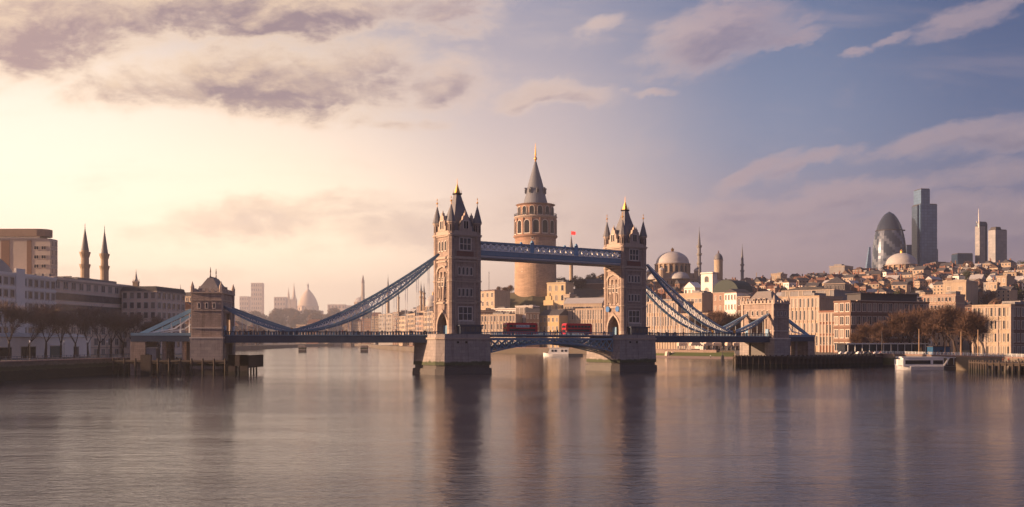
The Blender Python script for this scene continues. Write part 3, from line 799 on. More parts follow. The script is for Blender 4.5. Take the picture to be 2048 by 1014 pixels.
def bld(name, label, cat, p0, p1, dep, z1, wall, cols=(6, 2, 2), fh=4.0, roof='flat', roofm=None, z0=None, win=('rect', .46, .52), lights=2, rows=1,
        fm=None, gm=None, group=None, base=0.0, rh=None, cornice=True, skip=0, plant=0, band=None, chim=0, pil=0, seed=1, strips=None):
    """building with its front from p0 to p1 (left to right as the camera sees it)"""
    rnd = random.Random(seed)
    v = Vector((p1[0] - p0[0], p1[1] - p0[1])); L = v.length; r = math.atan2(v.y, v.x)
    n = Vector((math.sin(r), -math.cos(r)))
    cx = (p0[0] + p1[0]) / 2 - n.x*dep/2; cy = (p0[1] + p1[1]) / 2 - n.y*dep/2
    if z0 is None: z0 = min(lz(*p0), lz(*p1), lz(cx, cy))
    H = z1 - z0
    t = thing(name, label, cat, (cx, cy, z0), r, group)
    b = MB(); hw, hd = L/2, dep/2
    b.box(-hw, hw, -hd, hd, -6, H, wall)
    nf = max(1, int((H - base) / fh + .35)); f0 = H - nf*fh
    if cornice:
        b.box(-hw - .35, hw + .35, -hd - .35, hd + .35, H - .7, H - .1, fm or m_stone2)
        if nf > 2: b.box(-hw - .2, hw + .2, -hd - .2, hd + .2, f0 + fh*1 - .2, f0 + fh*1 + .15, fm or m_stone2)
    if band:
        for k in range(nf + 1): b.box(-hw - .25, hw + .25, -hd - .25, hd + .25, f0 + k*fh - .45, f0 + k*fh + .45, band)
    if pil:
        for k in range(pil + 1):
            x = -hw + L*k/pil; b.box(x - .4, x + .4, -hd - .45, -hd + .1, 0, H - .7, fm or m_stone2)
        kd = max(1, int(dep / (L/pil)))
        for k in range(kd + 1):
            y = -hd + dep*k/kd; b.box(-hw - .45, -hw + .1, y - .4, y + .4, 0, H - .7, fm or m_stone2)
    b.build('wall', t)
    kind, kw, kh = win
    for face, c in zip('flr', cols):
        if not c: continue
        FL = L if face == 'f' else dep; bay = FL / c
        for j in range(skip, nf):
            if strips and j in strips and face == 'f':
                s = MB(); s.box(-hw + .8, hw - .8, -hd - .12, -hd + .2, f0 + j*fh + fh*.22, f0 + j*fh + fh*.86, gm or m_glass_w); s.build('window_strip', t); continue
            ms = [window_mesh(bay*kw, fh*kh, kind, fm, g_, lights, rows, min(.3, bay*.07)) for g_ in ((gm or m_glass), (gm or m_glass), m_glass_w, m_glass_l)]
            for i in range(c): win_on(t, rnd.choice(ms), face, -FL/2 + bay*(i + .5), f0 + j*fh + fh*.24, hw, hd)
    if roof: roof_on(roof, L, dep, H, roofm or m_roofd, rh, fm or wall).build('roof', t)
    if roof == 'flat' and not plant: plant = 1 + int(L > 18)
    for k in range(plant):
        q = MB(); px = rnd.uniform(-hw*.7, hw*.7); s = rnd.uniform(.06, .16)*L; q.box(px - s, px + s, -hd*.5, hd*.5, H + .12, H + rnd.uniform(1.6, 3.4), m_wgrey); q.build('plant_room', t)
    for k in range(chim):
        q = MB(); px = -hw*.8 + 1.6*hw*k/max(1, chim - 1); q.box(px - .7, px + .7, -.5, .5, H - .5, H + (rh or 3) + 2.0, m_wred); q.box(px - .85, px + .85, -.65, .65, H + (rh or 3) + 2.0, H + (rh or 3) + 2.4, m_stone2)
        q.build('chimney', t)
    return t
def rotd(pxa, da, pxb, rot):
    u1 = (pxb - 1024)/F; x0 = fx(pxa, da); a = (u1*da - x0)/(1 - u1*math.tan(R(rot))); return da + a*math.tan(R(rot))
def pbld(name, label, cat, pxa, da, pxb, db, dep, ytop, wall, **k):
    """same, with the ends given as bearing (photo column) and distance; ytop is read at the nearer end"""
    if isinstance(db, str): db = rotd(pxa, da, pxb, float(db))
    p0 = (fx(pxa, da), da); p1 = (fx(pxb, db), db)
    return bld(name, label, cat, p0, p1, dep, fz(ytop, min(da, db)), wall, **k)

# ------------------------------------------------------------------ trees
def gen_tree(seed, H, spread, twigs, mat=None, trunk_frac=.22, tw=.05, bushy=False):
    rnd = random.Random(seed); tr = MB(); cr = MB(); tips = []
    def limb(p, d, ln, r, lev):
        n = 3 if lev < 2 else 2
        for k in range(n):
            q = p + d * (ln / n); tr.tube(p, q, r, r*.8, m_bark, 5 if lev < 2 else 3); p = q; r *= .8
            d = (d + Vector((rnd.uniform(-.16, .16), rnd.uniform(-.16, .16), rnd.uniform(-.02, .14)))).normalized()
            if lev >= 2 or (lev == 1 and k > 0): tips.append((p.copy(), d.copy(), lev))
        if lev < 4:
            for k in range(rnd.choice((3, 3, 4)) if lev < 3 else 3):
                a = rnd.uniform(0, 2*PI); sp = rnd.uniform(.45, .95) * spread
                side = d.orthogonal().normalized(); side.rotate(Matrix.Rotation(a, 3, d))
                nd = (d + side*sp + Vector((0, 0, .12))).normalized()
                limb(p, nd, ln*rnd.uniform(.62, .8), r*.68, lev + 1)
    limb(Vector((0, 0, -.3)), Vector((rnd.uniform(-.05, .05), rnd.uniform(-.05, .05), 1)), H*trunk_frac, H*.02, 0)
    mat = mat or m_twig
    per = max(1, int(twigs / max(1, len(tips))))
    for p, d, lev in tips:
        for k in range(per):
            v = Vector((rnd.gauss(0, 1), rnd.gauss(0, 1), rnd.gauss(.4, .8))).normalized()
            nd = (d*.7 + v).normalized(); ln = H * rnd.uniform(.05, .12); q = p + nd*ln
            w = nd.orthogonal().normalized(); w.rotate(Matrix.Rotation(rnd.uniform(0, PI), 3, nd)); w *= tw * rnd.uniform(.6, 1.3)
            m2 = p + nd*ln*.5 + Vector((rnd.uniform(-.1, .1), rnd.uniform(-.1, .1), 0))*ln
            cr.add([tuple(p - w), tuple(p + w), tuple(m2 + w*.8), tuple(m2 - w*.8), tuple(q + w*.3), tuple(q - w*.3)], [(0, 1, 2, 3), (3, 2, 4, 5)], mat)
    return tr, cr
def fit(a, b, H):
    k = H / max(p[2] for p in a.v + b.v)
    for q in (a, b): q.v = [(p[0]*k*1.08, p[1]*k*1.08, p[2]*k) for p in q.v]
    return a, b
def leafy(seed, H, W, n, mat, sz):
    """dense evergreen or scrub crown from leaf clumps"""
    rnd = random.Random(seed); tr = MB(); cr = MB()
    tr.tube((0, 0, -.5), (0, 0, H*.55), H*.035, H*.015, m_bark, 6)
    lob = [(Vector((rnd.uniform(-.6, .6)*W/2, rnd.uniform(-.6, .6)*W/2, H*rnd.uniform(.35, .8))), rnd.uniform(.2, .36)*W) for _ in range(9)]
    for a, r in lob[:5]: tr.tube((0, 0, H*.3), tuple(a), H*.015, H*.006, m_bark, 4)
    for _ in range(n):
        c, r = rnd.choice(lob); v = Vector((rnd.gauss(0, 1), rnd.gauss(0, 1), rnd.gauss(0, 1))).normalized()
        p = c + v * r * rnd.uniform(.55, 1.05); p.z = max(p.z, H*.12)
        a = v.orthogonal().normalized(); a.rotate(Matrix.Rotation(rnd.uniform(0, 6.3), 3, v)); bb = v.cross(a) + v*rnd.uniform(-.6, .6)
        s = sz * rnd.uniform(.6, 1.5); a *= s; bb *= s
        cr.add([tuple(p - a), tuple(p + bb*.6), tuple(p + a), tuple(p - bb*.6)], [(0, 1, 2, 3)], mat)
    return tr, cr
TREE = {}
def tree(kind, x, y, label, group, cat='tree', s=1.0, rz=0.0, z=None, name='bare_tree'):
    if kind not in TREE:
        if kind[0] == 'b': tr, cr = fit(*gen_tree(int(kind[1]), 14.0, .72, 2400, m_twig, tw=.024), 21.0)
        elif kind[0] == 'r': tr, cr = fit(*gen_tree(10 + int(kind[1]), 14.0, .75, 2600, m_twig2, trunk_frac=.15, tw=.022), 23.0)
        elif kind[0] == 'h': tr, cr = leafy(20 + int(kind[1]), 13.0, 13.0, 1500, m_twig2, .5)
        else: tr, cr = leafy(30 + int(kind[1]), 13.0, 12.0, 1500, m_bush, .55)
        a = tr.build('trunk'); b = cr.build('crown')
        TREE[kind] = (a.data, b.data); bpy.data.objects.remove(a); bpy.data.objects.remove(b)
    t = thing(name, label, cat, (x, y, lz(x, y) if z is None else z), rz, group); t.scale = (s, s, s)
    put('trunk', TREE[kind][0], t); put('crown', TREE[kind][1], t)
    return t

# ------------------------------------------------------------------ left bank
m_quay = M('river wall stone', (.20, .165, .13), .85, .25, .3, .3, brick=(2.2, .8), z_band=[(-3, 3.1, (.018, .022, .012)), (3.1, 4.3, (.055, .06, .022))])
m_coping = M('pink coping stone', (.30, .20, .18), .8, .15, .4)
def wall_line(name, pts, z0, z1, th, mat, cop=None):
    b = MB()
    for k, (a, c) in enumerate(zip(pts, pts[1:])):
        a = Vector((a[0], a[1])); c = Vector((c[0], c[1])); d = (c - a).normalized(); n = Vector((-d.y, d.x)) * th
        q = [tuple(a), tuple(c), tuple(c + n), tuple(a + n)]
        b.prism(q if (c - a).cross(n) > 0 else q[::-1], z0, z1, mat)
        if cop:
            o = n * .12
            q = [tuple(a - o - d*.05), tuple(c - o + d*.05), tuple(c + n*.9), tuple(a + n*.9)]
            b.prism(q if (c - a).cross(n) > 0 else q[::-1], z1, z1 + .35, cop)
    return b
LQ = [(-186, 160), (-152.2, 307), (-146.5, 350), (-140, 392)]
tag(wall_line('q', LQ, -3, 5.6, 2.5, m_quay, m_coping).build('river_wall'), 'long stone river wall with dark green algae under the bare trees on the left bank', 'wall')
def railing(pts, z, name, label, mat, sp=2.0, h=1.15):
    t = thing(name, label, 'railing', (pts[0][0], pts[0][1], z)); o = Vector((pts[0][0], pts[0][1], z))
    b = MB(); b.T = Matrix.Translation(-o)
    first = None
    for a, c in zip(pts, pts[1:]):
        a = Vector((a[0], a[1], z)); c = Vector((c[0], c[1], z)); L = (c - a).length; n = max(1, int(L / sp))
        for hh in (.35, .75, h): b.bar(a + Vector((0, 0, hh)), c + Vector((0, 0, hh)), .09, .1, mat)
        for i in range(n + 1): p = a + (c - a)*i/n; b.box(p.x - .08, p.x + .08, p.y - .08, p.y + .08, z - .1, z + h + .15, mat)
    b.build('rails', t)
    return t
m_rail = M('blue grey railing paint', (.10, .115, .16), .5)
railing([(x - 1.2, y) for x, y in LQ], 5.9, 'embankment_railing', 'blue grey railing along the top of the left river wall', m_rail, 2.6, 1.3)

# low white pavilion behind the trees
pav = bld('riverside_pavilion', 'long low white pavilion with a teal gate behind the bare trees', 'building', (-196, 352), (-186, 452), 14, 13.6, m_wwhite, cols=(0, 0, 0), roof='gable', roofm=m_lead, rh=1.6, cornice=False)
for a, w, h, mat, nm in ((22, 9, 4.6, M('teal gate paint', (.035, .085, .095), .6), 'gate'), (2, 10, 4.4, m_dark, 'opening'), (-14, 9, 4.2, m_dark, 'opening'), (38, 4, 4.2, m_wdark, 'door'), (-30, 8, 4, m_dark, 'opening')):
    q = MB(); q.box(a - w/2, a + w/2, -7.15, -6.9, 0, h, mat); q.box(a - w/2 - .25, a + w/2 + .25, -7.3, -6.95, h, h + .35, m_frame); q.build(nm, pav)

# white riverside offices with a curved grey roof
of = bld('office_block', 'white banded office block with curved grey roof at the far left of the river', 'building', (-203, 372), (-197.5, 443), 30, 38.4, m_wwhite, cols=(16, 0, 0), fh=5.0, win=('rect', .62, .56), lights=1, gm=m_glass_w, band=m_wwhite, cornice=False, roof='flat', skip=0)
q = MB(); n = 10
prof = [(-35, 38.4 - 5.3)] + [(-35 + 40*i/n, 38.4 - 5.3 + 1 + 6.5*math.sin(PI*.5*(1 - (i/n)**3))) for i in range(n + 1)] + [(5, 33.1)]
q.yslab(prof[::-1], -14.2, 12, m_lead); q.build('curved_roof', of)
q = MB(); q.box(4.5, 11, -15.5, -14.6, 0, 36, m_wwhite); q.build('stair_tower', of)
# long low office
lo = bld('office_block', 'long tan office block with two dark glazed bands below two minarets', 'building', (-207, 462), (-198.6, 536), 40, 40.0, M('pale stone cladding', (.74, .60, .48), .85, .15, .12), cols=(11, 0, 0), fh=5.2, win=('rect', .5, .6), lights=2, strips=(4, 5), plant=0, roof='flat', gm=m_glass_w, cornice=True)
q = MB(); q.box(-8, 30, -15, 15, 34.8, 37.4, m_wgrey); q.box(-34, 6, -12, 12, 34.9, 36.3, m_wwarm)
for k in range(9): q.box(-34 + 6*k, -32.4 + 6*k, -9, -6, 36.2, 37.2 + (k % 3)*.5, m_wgrey)
q.build('roof_plant', lo)
bld('office_block', 'cream office wing with square windows at the right end of the tan office', 'building', (-199.0, 522), (-180.5, 520), 34, 37.5, MATS['pale stone cladding'], cols=(5, 0, 6), fh=5.0, win=('rect', .56, .58), lights=1, gm=m_glass_w, roof='mansard', rh=2.4, roofm=m_roofd)
# tall block with the rounded roof slab
tb = bld('tower_block', 'tall concrete tower block with a rounded overhanging roof slab at the left edge', 'building', (-300, 560), (-252.5, 560), 9, fz(477, 560), M('pale grey cladding', (.46, .40, .36), .8, .15, .12), cols=(0, 0, 2), fh=5.0, roof=None, cornice=False, z0=5, gm=m_glass_w)
H = fz(477, 560) - 5
q = MB()
for x0, w in ((-3, 4.5), (11, 2.5), (-16, 1.5), (-22, 1)): q.box(x0, x0 + w, -4.75, -4.4, 0, H - 1, M('brown panel', (.20, .12, .09), .8))
q.build('facade_panel', tb)
for j in range(9):
    for i in range(2): put('window', window_mesh(2.4, 1.8, 'rect', m_frame, m_glass, 2, 1, .15), tb, (16.2 + 4*i, -4.52, H - 6 - 5*j), 0)
q = MB(); q.box(-23.7, 18, -4.4, 4.4, H, H + 1.2, m_wwhite); q.build('parapet', tb)
q = MB(); pl = [(-24, -6), (17, -6)] + [(17 + 5.4*math.sin(PI*i/8), -6*math.cos(PI*i/8)) for i in range(1, 8)] + [(17, 6), (-24, 6)]
q.prism(pl, H + 1.2, H + 5.2, M('tan roof slab', (.30, .215, .165), .8)); q.box(-23.8, -9, -4, 4, H + 5.2, H + 8, m_wgrey); q.build('roof_slab', tb)

def minaret(x, y, z0, ztop, r, label, balc=(.56, .78), group=None, mat=None, cone=.32, fl=1.36):
    mat = mat or m_wwarm
    t = thing('minaret', label, 'minaret', (x, y, z0), .2, group); H = ztop - z0
    b = MB(); zc = H * (1 - cone)
    b.lathe([(r*1.25, -4), (r*1.25, H*.12), (r, H*.15), (r*.95, H*balc[0]), (r*.86, H*balc[0] + .1), (r*.82, zc)], 12, mat); b.build('shaft', t)
    for k in balc:
        g = MB(); z = H*k; g.lathe([(r*.9, z - r*.9), (r*(fl - .06), z - .2), (r*fl, z + .9), (r*(fl - .12), z + .9), (r*(fl - .12), z + .1), (r*.7, z + .1)], 12, mat); g.build('balcony', t)
    c = MB(); c.lathe([(r*.86, zc), (r*.8, zc + .4), (r*.42, zc + H*cone*.45), (.12, H*.965)], 12, m_slate); c.build('cone_roof', t)
    f = MB(); f.lathe([(.1, H*.955), (.3, H*.965), (.08, H*.975), (.22, H*.98), (.04, H)], 6, m_slate); f.build('finial', t)
    return t
minaret(fx(170, 620), 620, 5, fz(446, 620), 2.75, 'left one of two pale twin minarets above the tan office roof', (.67, .765), cone=.21, fl=1.2)
minaret(fx(209, 632), 632, 5, fz(451, 632), 2.6, 'right one of two pale twin minarets above the tan office roof', (.67, .765), cone=.22, fl=1.2)
def church_spire(px, d, ytop, ybase, w, label, mat=m_wwarm):
    z0 = lz(fx(px, d), d); t = thing('church_spire', label, 'spire', (fx(px, d), d, z0)); s = d / F
    zt = fz(ytop, d) - z0; zb = fz(ybase, d) - z0; r = w*s/2
    b = MB(); b.box(-r, r, -r, r, -3, zb, mat); b.box(-r*1.12, r*1.12, -r*1.12, r*1.12, zb - .8, zb, m_stone2)
    for sx in (-1, 1):
        for sy in (-1, 1): b.ngon(sx*r*.85, sy*r*.85, r*.18, 6, zb, zb + r*1.2, mat, .1)
    b.build('belfry', t)
    c = MB(); c.lathe([(r*.9, zb), (r*.62, zb + (zt - zb)*.25), (r*.36, zb + (zt - zb)*.5), (r*.1, zb + (zt - zb)*.8), (.08, zt)], 8, m_lead if mat is not MATS.get('haze-paled far stone') else mat); c.build('spire', t)
    return t
church_spire(272, 640, 538, 563, 10, 'small pointed spire poking over the right end of the tan office roof')
church_spire(361, 820, 568, 603, 13, 'slim church spire rising left of the near bridge gatehouse')
# hazy block between the offices and the gatehouse
hb = pbld('terrace_block', 'hazy tan terrace with uneven roof behind the left trees', 'building', 316, 800, 386, 790, 20, 592, m_wwarm, cols=(9, 0, 2), fh=5, roof='mansard', rh=3, win=('rect', .45, .5), lights=1, gm=m_glass_w, chim=3)
bld('terrace_block', 'low hazy building with plain gable beside the near bridge gatehouse', 'building', (fx(352, 700), 700), (fx(392, 700), 700), 16, fz(618, 700), m_wpink, cols=(5, 0, 0), fh=4.5, roof='gablex', rh=5, roofm=m_tile, gm=m_glass_w)

# bare trees on the left bank
lt = [(18, 372, 1.06), (92, 380, 1.02), (150, 388, .98), (196, 396, 1.0), (222, 404, .96), (246, 410, .95), (270, 412, .9), (55, 398, .95), (122, 402, .95), (-25, 368, 1.05), (176, 412, .9), (292, 416, .85), (318, 418, .8), (-70, 360, 1)]
ll = ['stout bare tree with wide low limbs nearest the left edge of the photo', 'dark bare tree with a forked trunk left of the teal gate', 'slim bare tree right of the teal gate', 'bare tree against the white pavilion end']
for i, (px, d, s) in enumerate(lt):
    tree('b%d' % (i % 4), fx(px, d), d, ll[i] if i < 4 else 'leafless plane tree in the brown row between the left river wall and the offices', 'bare trees along the left bank', s=s*1.02, rz=i*1.3)

# timber jetty under the near bridge end
def jetty(name, label, poly, z, pile_sp, mat, skirt=None):
    cx = sum(p[0] for p in poly)/len(poly); cy = sum(p[1] for p in poly)/len(poly)
    t = thing(name, label, 'jetty', (cx, cy, 0)); q = [(x - cx, y - cy) for x, y in poly]
    b = MB(); b.prism(q, z - .5, z, mat); b.prism([(x*.97, y*.97) for x, y in q], z - 1.1, z - .5, mat); b.build('deck', t)
    first = None; n = len(q)
    for k in range(n):
        a = Vector(q[k]); c = Vector(q[(k+1) % n]); L = (c - a).length; m = max(1, int(L / pile_sp))
        for i in range(m):
            p = a + (c - a)*i/m; p *= .985
            if first is None:
                pb = MB(); pb.ngon(0, 0, .32, 7, -4, z + .7, mat); first = pb.build('pile', t, (p.x, p.y, 0))
            else:
                c2 = first.copy(); COL.objects.link(c2); c2.parent = t; c2.location = (p.x, p.y, 0)
    return t
jl = jetty('timber_jetty', 'dark timber jetty on piles round the foot of the near bridge gatehouse', [(-141, 361), (-116, 358), (-99.5, 356), (-96, 357), (-95.5, 384), (-118, 386), (-139, 386)], 5.2, 3.6, m_wood)
q = MB()
q.box(-14, -10.5, -14.2, -12.8, -3, 7.2, m_wood); q.build('fender', jl); q = MB()
for x0, x1 in ((16.5, 18.8), (20.5, 23.2)): q.box(x0, x1, -14.2, -12.8, -3, 7.2, m_wood)
q.box(16.5, 23.2, -14.2, -12.8, 3.4, 7.2, m_wood); q.box(22.2, 23.3, -12.8, 8, 2.6, 7.0, m_wood); q.build('fender', jl)
sh = thing('grey_shed', 'small grey shed on the timber jetty under the bridge approach', 'shed', (-129, 364.5, 5.2))
q = MB(); q.box(-3, 3, -2.2, 2.2, 0, 4.2, M('corrugated grey sheet', (.24, .235, .25), .7, .15, 2.5)); q.build('wall', sh)
q = MB(); q.add([(-3.3, -2.5, 4.2), (3.3, -2.5, 4.2), (3.3, 2.5, 4.9), (-3.3, 2.5, 4.9), (-3.3, -2.5, 4.4), (3.3, -2.5, 4.4), (3.3, 2.5, 5.1), (-3.3, 2.5, 5.1)], [(3,2,1,0),(4,5,6,7),(0,1,5,4),(1,2,6,5),(2,3,7,6),(3,0,4,7)], m_lead); q.build('roof', sh)
q = MB(); q.box(-.6, .6, -2.3, -2.15, 0, 2.2, m_wdark); q.build('door', sh)

for k, (px, d) in enumerate(((60, 352), (128, 372), (174, 380), (214, 386))):
    x = fx(px, d); t = thing('street_lamp', ['lamp post nearest the left edge on the river wall', 'lamp post before the teal gate on the river wall', 'slim lamp post right of the teal gate', 'lamp post beside the end of the white pavilion'][k], 'street lamp', (x, d, lz(x, d)))
    b = MB(); b.ngon(0, 0, .22, 8, 0, 1.0, m_wdark, .6); b.ngon(0, 0, .1, 8, 1.0, 6.2, m_wdark, .7); b.bar((-.5, 0, 5.6), (.5, 0, 5.6), .08, .08, m_wdark); b.build('post', t)
    b = MB(); b.ngon(0, 0, .18, 8, 6.2, 6.9, m_white, 1.7); b.ngon(0, 0, .34, 8, 6.9, 7.2, m_wdark, .2); b.build('lantern', t)

m_farpale = M('haze-paled far stone', (.74, .60, .48), .9, .1, .02)  # distance haze painted into the stone colour, so the far skyline fades

# ------------------------------------------------------------------ far skyline behind the left span
def block(px0, px1, d, ytop, label, mat, cap=None, dep=80, name='tower_block', cols=(5, 0, 0), fh=40.0, roof='flat', rh=None):
    return pbld(name, label, 'building', px0, d, px1, d, dep, ytop, mat, cols=cols, fh=fh, roof=roof, rh=rh, lights=1, gm=m_glass_w, cornice=False, base=20)
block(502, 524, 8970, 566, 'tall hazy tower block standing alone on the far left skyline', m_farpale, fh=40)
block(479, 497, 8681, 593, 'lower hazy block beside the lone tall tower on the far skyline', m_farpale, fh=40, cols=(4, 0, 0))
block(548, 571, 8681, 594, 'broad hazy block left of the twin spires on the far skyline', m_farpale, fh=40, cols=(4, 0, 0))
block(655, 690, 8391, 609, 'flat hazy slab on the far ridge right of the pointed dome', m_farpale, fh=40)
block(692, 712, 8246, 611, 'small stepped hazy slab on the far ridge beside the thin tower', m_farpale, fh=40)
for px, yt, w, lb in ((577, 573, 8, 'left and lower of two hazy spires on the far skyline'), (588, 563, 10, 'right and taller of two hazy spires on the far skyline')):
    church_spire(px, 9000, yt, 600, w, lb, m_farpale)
def domed(px, d, w, ytop, ybase, ydrum, label, name='domed_building', ogee=False, body=None, gold=True, nwin=14, mat=None, lead=None, z0=None, cat='dome'):
    """dome on a windowed drum; w is the dome width in photo pixels"""
    s = d / F; r = w*s/2; x = fx(px, d); z0 = lz(x, d) if z0 is None else z0; mat = mat or m_wwarm
    t = thing(name, label, cat, (x, d, z0), .35); zb = fz(ybase, d) - z0; zt = fz(ytop, d) - z0; zd = fz(ydrum, d) - z0
    c = MB(); n = 10; pr = []
    for i in range(n + 1):
        a = PI/2*i/n; rr = r*math.cos(a); zz = zb + (zt - zb)*math.sin(a)
        if ogee: k = i/n; rr = r*(1 - k**1.6)**.9; zz = zb + (zt - zb)*k
        pr.append((max(rr, .1), zz))
    c.lathe([(r*1.04, zb - .8), (r*1.04, zb)] + pr, 28, lead or m_lead); c.build('dome', t, smooth=True)
    f = MB(); h = (zt - zb); f.lathe([(r*.09, zt - .5), (r*.09, zt + h*.14), (r*.12, zt + h*.15), (.08, zt + h*.34)], 8, m_gold if gold else m_lead); f.build('lantern', t)
    b = MB(); b.lathe([(r*.98, zd), (r*.98, zb - .8)], 28, mat)
    for k in range(nwin): b.T = Matrix.Rotation(2*PI*k/nwin, 4, 'Z'); b.box(r*.95, r*1.07, -r*.05, r*.05, zd, zb - .9, mat)
    b.T = Matrix.Identity(4); b.lathe([(r*1.08, zb - 1.6), (r*1.1, zb - .75)], 28, m_stone2); b.build('drum', t)
    wme = window_mesh(r*.16, (zb - zd)*.6, 'round', mat, m_glass, 1, 1, .15)
    for k in range(nwin):
        a = 2*PI*(k + .5)/nwin; put('window', wme, t, (r*.98*math.cos(a), r*.98*math.sin(a), zd + (zb - zd)*.12), a + PI/2)
    if body: body(t, r, zd)
    else:
        q = MB(); q.box(-r*1.35, r*1.35, -r*1.2, r*1.2, -4, zd, mat); q.box(-r*1.4, r*1.4, -r*1.25, r*1.25, zd - 1.2, zd - .3, m_stone2); q.build('wall', t)
    return t
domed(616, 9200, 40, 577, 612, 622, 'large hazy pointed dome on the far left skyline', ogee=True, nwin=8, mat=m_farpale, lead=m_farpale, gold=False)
def thin_tower(px, d, ytop, ybase, w, label, mat=m_wwarm, cat='tower'):
    s = d / F; x = fx(px, d); z0 = lz(x, d); t = thing('obelisk_tower', label, cat, (x, d, z0)); r = w*s/2; zt = fz(ytop, d) - z0; zb = fz(ybase, d) - z0
    b = MB(); b.lathe([(r*1.3, -4), (r*1.3, zb*.3), (r, zb*.34), (r*.75, zb + (zt - zb)*.62)], 8, mat); b.build('shaft', t)
    c = MB(); c.lathe([(r*.85, zb + (zt - zb)*.62), (r*.5, zb + (zt - zb)*.8), (.1, zt)], 8, m_tile); c.build('spire', t)
    return t
thin_tower(726, 6500, 549, 594, 8, 'slender hazy tower with a reddish tip on the far skyline')
domed(722, 6700, 26, 594, 604, 612, 'low hazy dome below the slender reddish tipped tower', nwin=8, gold=False)
def mast(px, d, ytop, ybot, r, label, name='mast', mat=None, cat='mast'):
    x = fx(px, d); z0 = fz(ybot, d) if ybot else lz(x, d); t = thing(name, label, cat, (x, d, z0)); H = fz(ytop, d) - z0
    b = MB(); b.ngon(0, 0, r*1.8, 8, -1 if ybot is None else -.1, H*.03, mat or m_wdark, .8); b.ngon(0, 0, r, 8, H*.03, H*.97, mat or m_wdark, .55); b.build('pole', t)
    c = MB(); c.lathe([(r*.9, H*.965), (r*1.1, H*.975), (.02, H)], 6, mat or m_wdark); c.build('cap', t)
    return t
minaret(fx(776, 1900), 1900, 50, fz(548, 1900), 3.0, 'dark needle minaret left of the blue chain on the far hill', (.6, .72), cone=.4)
minaret(fx(797, 1850), 1850, 50, fz(565, 1850), 1.9, 'thin minaret just behind the blue chain near the left bridge tower', (.6, .72), cone=.4)
minaret(fx(842, 1600), 1600, 50, fz(562, 1600), 2.2, 'left one of two close minarets seen under the chain beside the left bridge tower', (.55, .7), cone=.3)
minaret(fx(848, 1620), 1620, 50, fz(566, 1620), 2.2, 'right one of two close minarets seen under the chain beside the left bridge tower', (.55, .7), cone=.3)
domed(866, 1500, 30, 590, 612, 622, 'grey hilltop dome half hidden by the left bridge tower', nwin=8)

# riverside blocks on the far bank, seen under and through the left chain
rb = random.Random(4)
far_row = [(592, 612, 2520, 650), (614, 636, 2500, 646), (638, 655, 2500, 648), (657, 682, 2510, 644), (684, 702, 2500, 640), (704, 722, 2500, 643), (724, 741, 2480, 638), (742, 757, 2450, 632)]
for i, (a, c, d, yt) in enumerate(far_row):
    wm = WALLS[(i*3) % 5]
    pbld('riverside_block', ['pale', 'tan', 'brown', 'reddish', 'grey'][(i*3) % 5] + ' flat block in the hazy far waterfront row, number of floors low, below the slender tower' if False else ['cream', 'tan', 'brown', 'red brick', 'grey'][(i*3) % 5] + [' block at the far end of', ' block in', ' wide block in', ' gabled block in', ' small block in'][i % 5] + ' the hazy waterfront row under the left chain', 'building', a, d, c, d - 6, 26, yt, wm, cols=(6, 2, 0), fh=6.0, roof=('flat', 'gable', 'hip')[i % 3], roofm=(m_roofd, m_tile)[i % 2], lights=1, win=('rect', .5, .55), cornice=False, group='hazy waterfront blocks under the left chain', seed=i)
mid_row = [(757, 1640, 785, 1600, 628, m_wgrey, 'grey gridded block behind the left chain', (9, 3, 0)), (786, 1560, 797, 1545, 625, m_wbrick, 'narrow brown tower between pale blocks behind the left chain', (3, 2, 0)),
           (798, 1500, 812, 1470, 632, m_wcream, 'pale pilastered block right of the narrow brown tower', (5, 2, 0)), (813, 1440, 830, 1400, 628, m_wwarm, 'tan block with flat cornice under the steep part of the left chain', (6, 3, 0)),
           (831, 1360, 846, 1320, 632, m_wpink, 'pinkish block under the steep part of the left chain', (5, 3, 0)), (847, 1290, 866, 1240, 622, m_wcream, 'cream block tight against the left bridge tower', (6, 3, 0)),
           (866, 1230, 884, 1200, 626, m_wwarm, 'tan block mostly hidden by the left bridge tower', (5, 2, 0))]
for i, (a, da, c, dc, yt, wm, lb, cl) in enumerate(mid_row):
    pbld('riverside_block', lb, 'building', a, da, c, dc, 24, yt, wm, cols=cl, fh=6.5, roof=('flat', 'flat', 'hip')[i % 3], win=('rect', .5, .6), lights=1, pil=cl[0] if i % 2 else 0, plant=1)
# far wooded ridge
for i in range(46):
    px = 452 + (i*37 % 300); d = 4100 + (i*53 % 900); x = fx(px, d)
    tree('h%d' % (i % 3), x, d, 'hazy round tree in the wood on the far ridge below the spires', 'far ridge trees below the spires', s=3.3 + (i*7 % 10)*.16, rz=i*1.1, name='hazy_tree')
for i in range(14):
    px = 455 + (i*29 % 140); d = 1300 + i*90; x = fx(px, d)
    if d > bank(x/d) + 20 : tree('h%d' % (i % 3), x, d, 'hazy tree on the low far bank right of the near gatehouse', 'trees on the low far left bank', s=1.5 + (i % 4)*.2, rz=i, name='hazy_tree')
for i, (px, d, yt) in enumerate(((448, 1330, 652), (463, 1420, 655), (478, 1500, 650), (495, 1600, 654), (512, 1700, 656))):
    pbld('riverside_block', ['brown', 'cream', 'tan', 'pink', 'grey'][i] + ' low building on the far left bank just right of the near gatehouse', 'building', px, d, px + 15, d + 40, 18, yt, [m_wbrick, m_wcream, m_wwarm, m_wpink, m_wgrey][i], cols=(5, 2, 3), fh=6, roof=('hip', 'flat')[i % 2], roofm=m_tile, lights=1, group='low buildings on the far left bank')
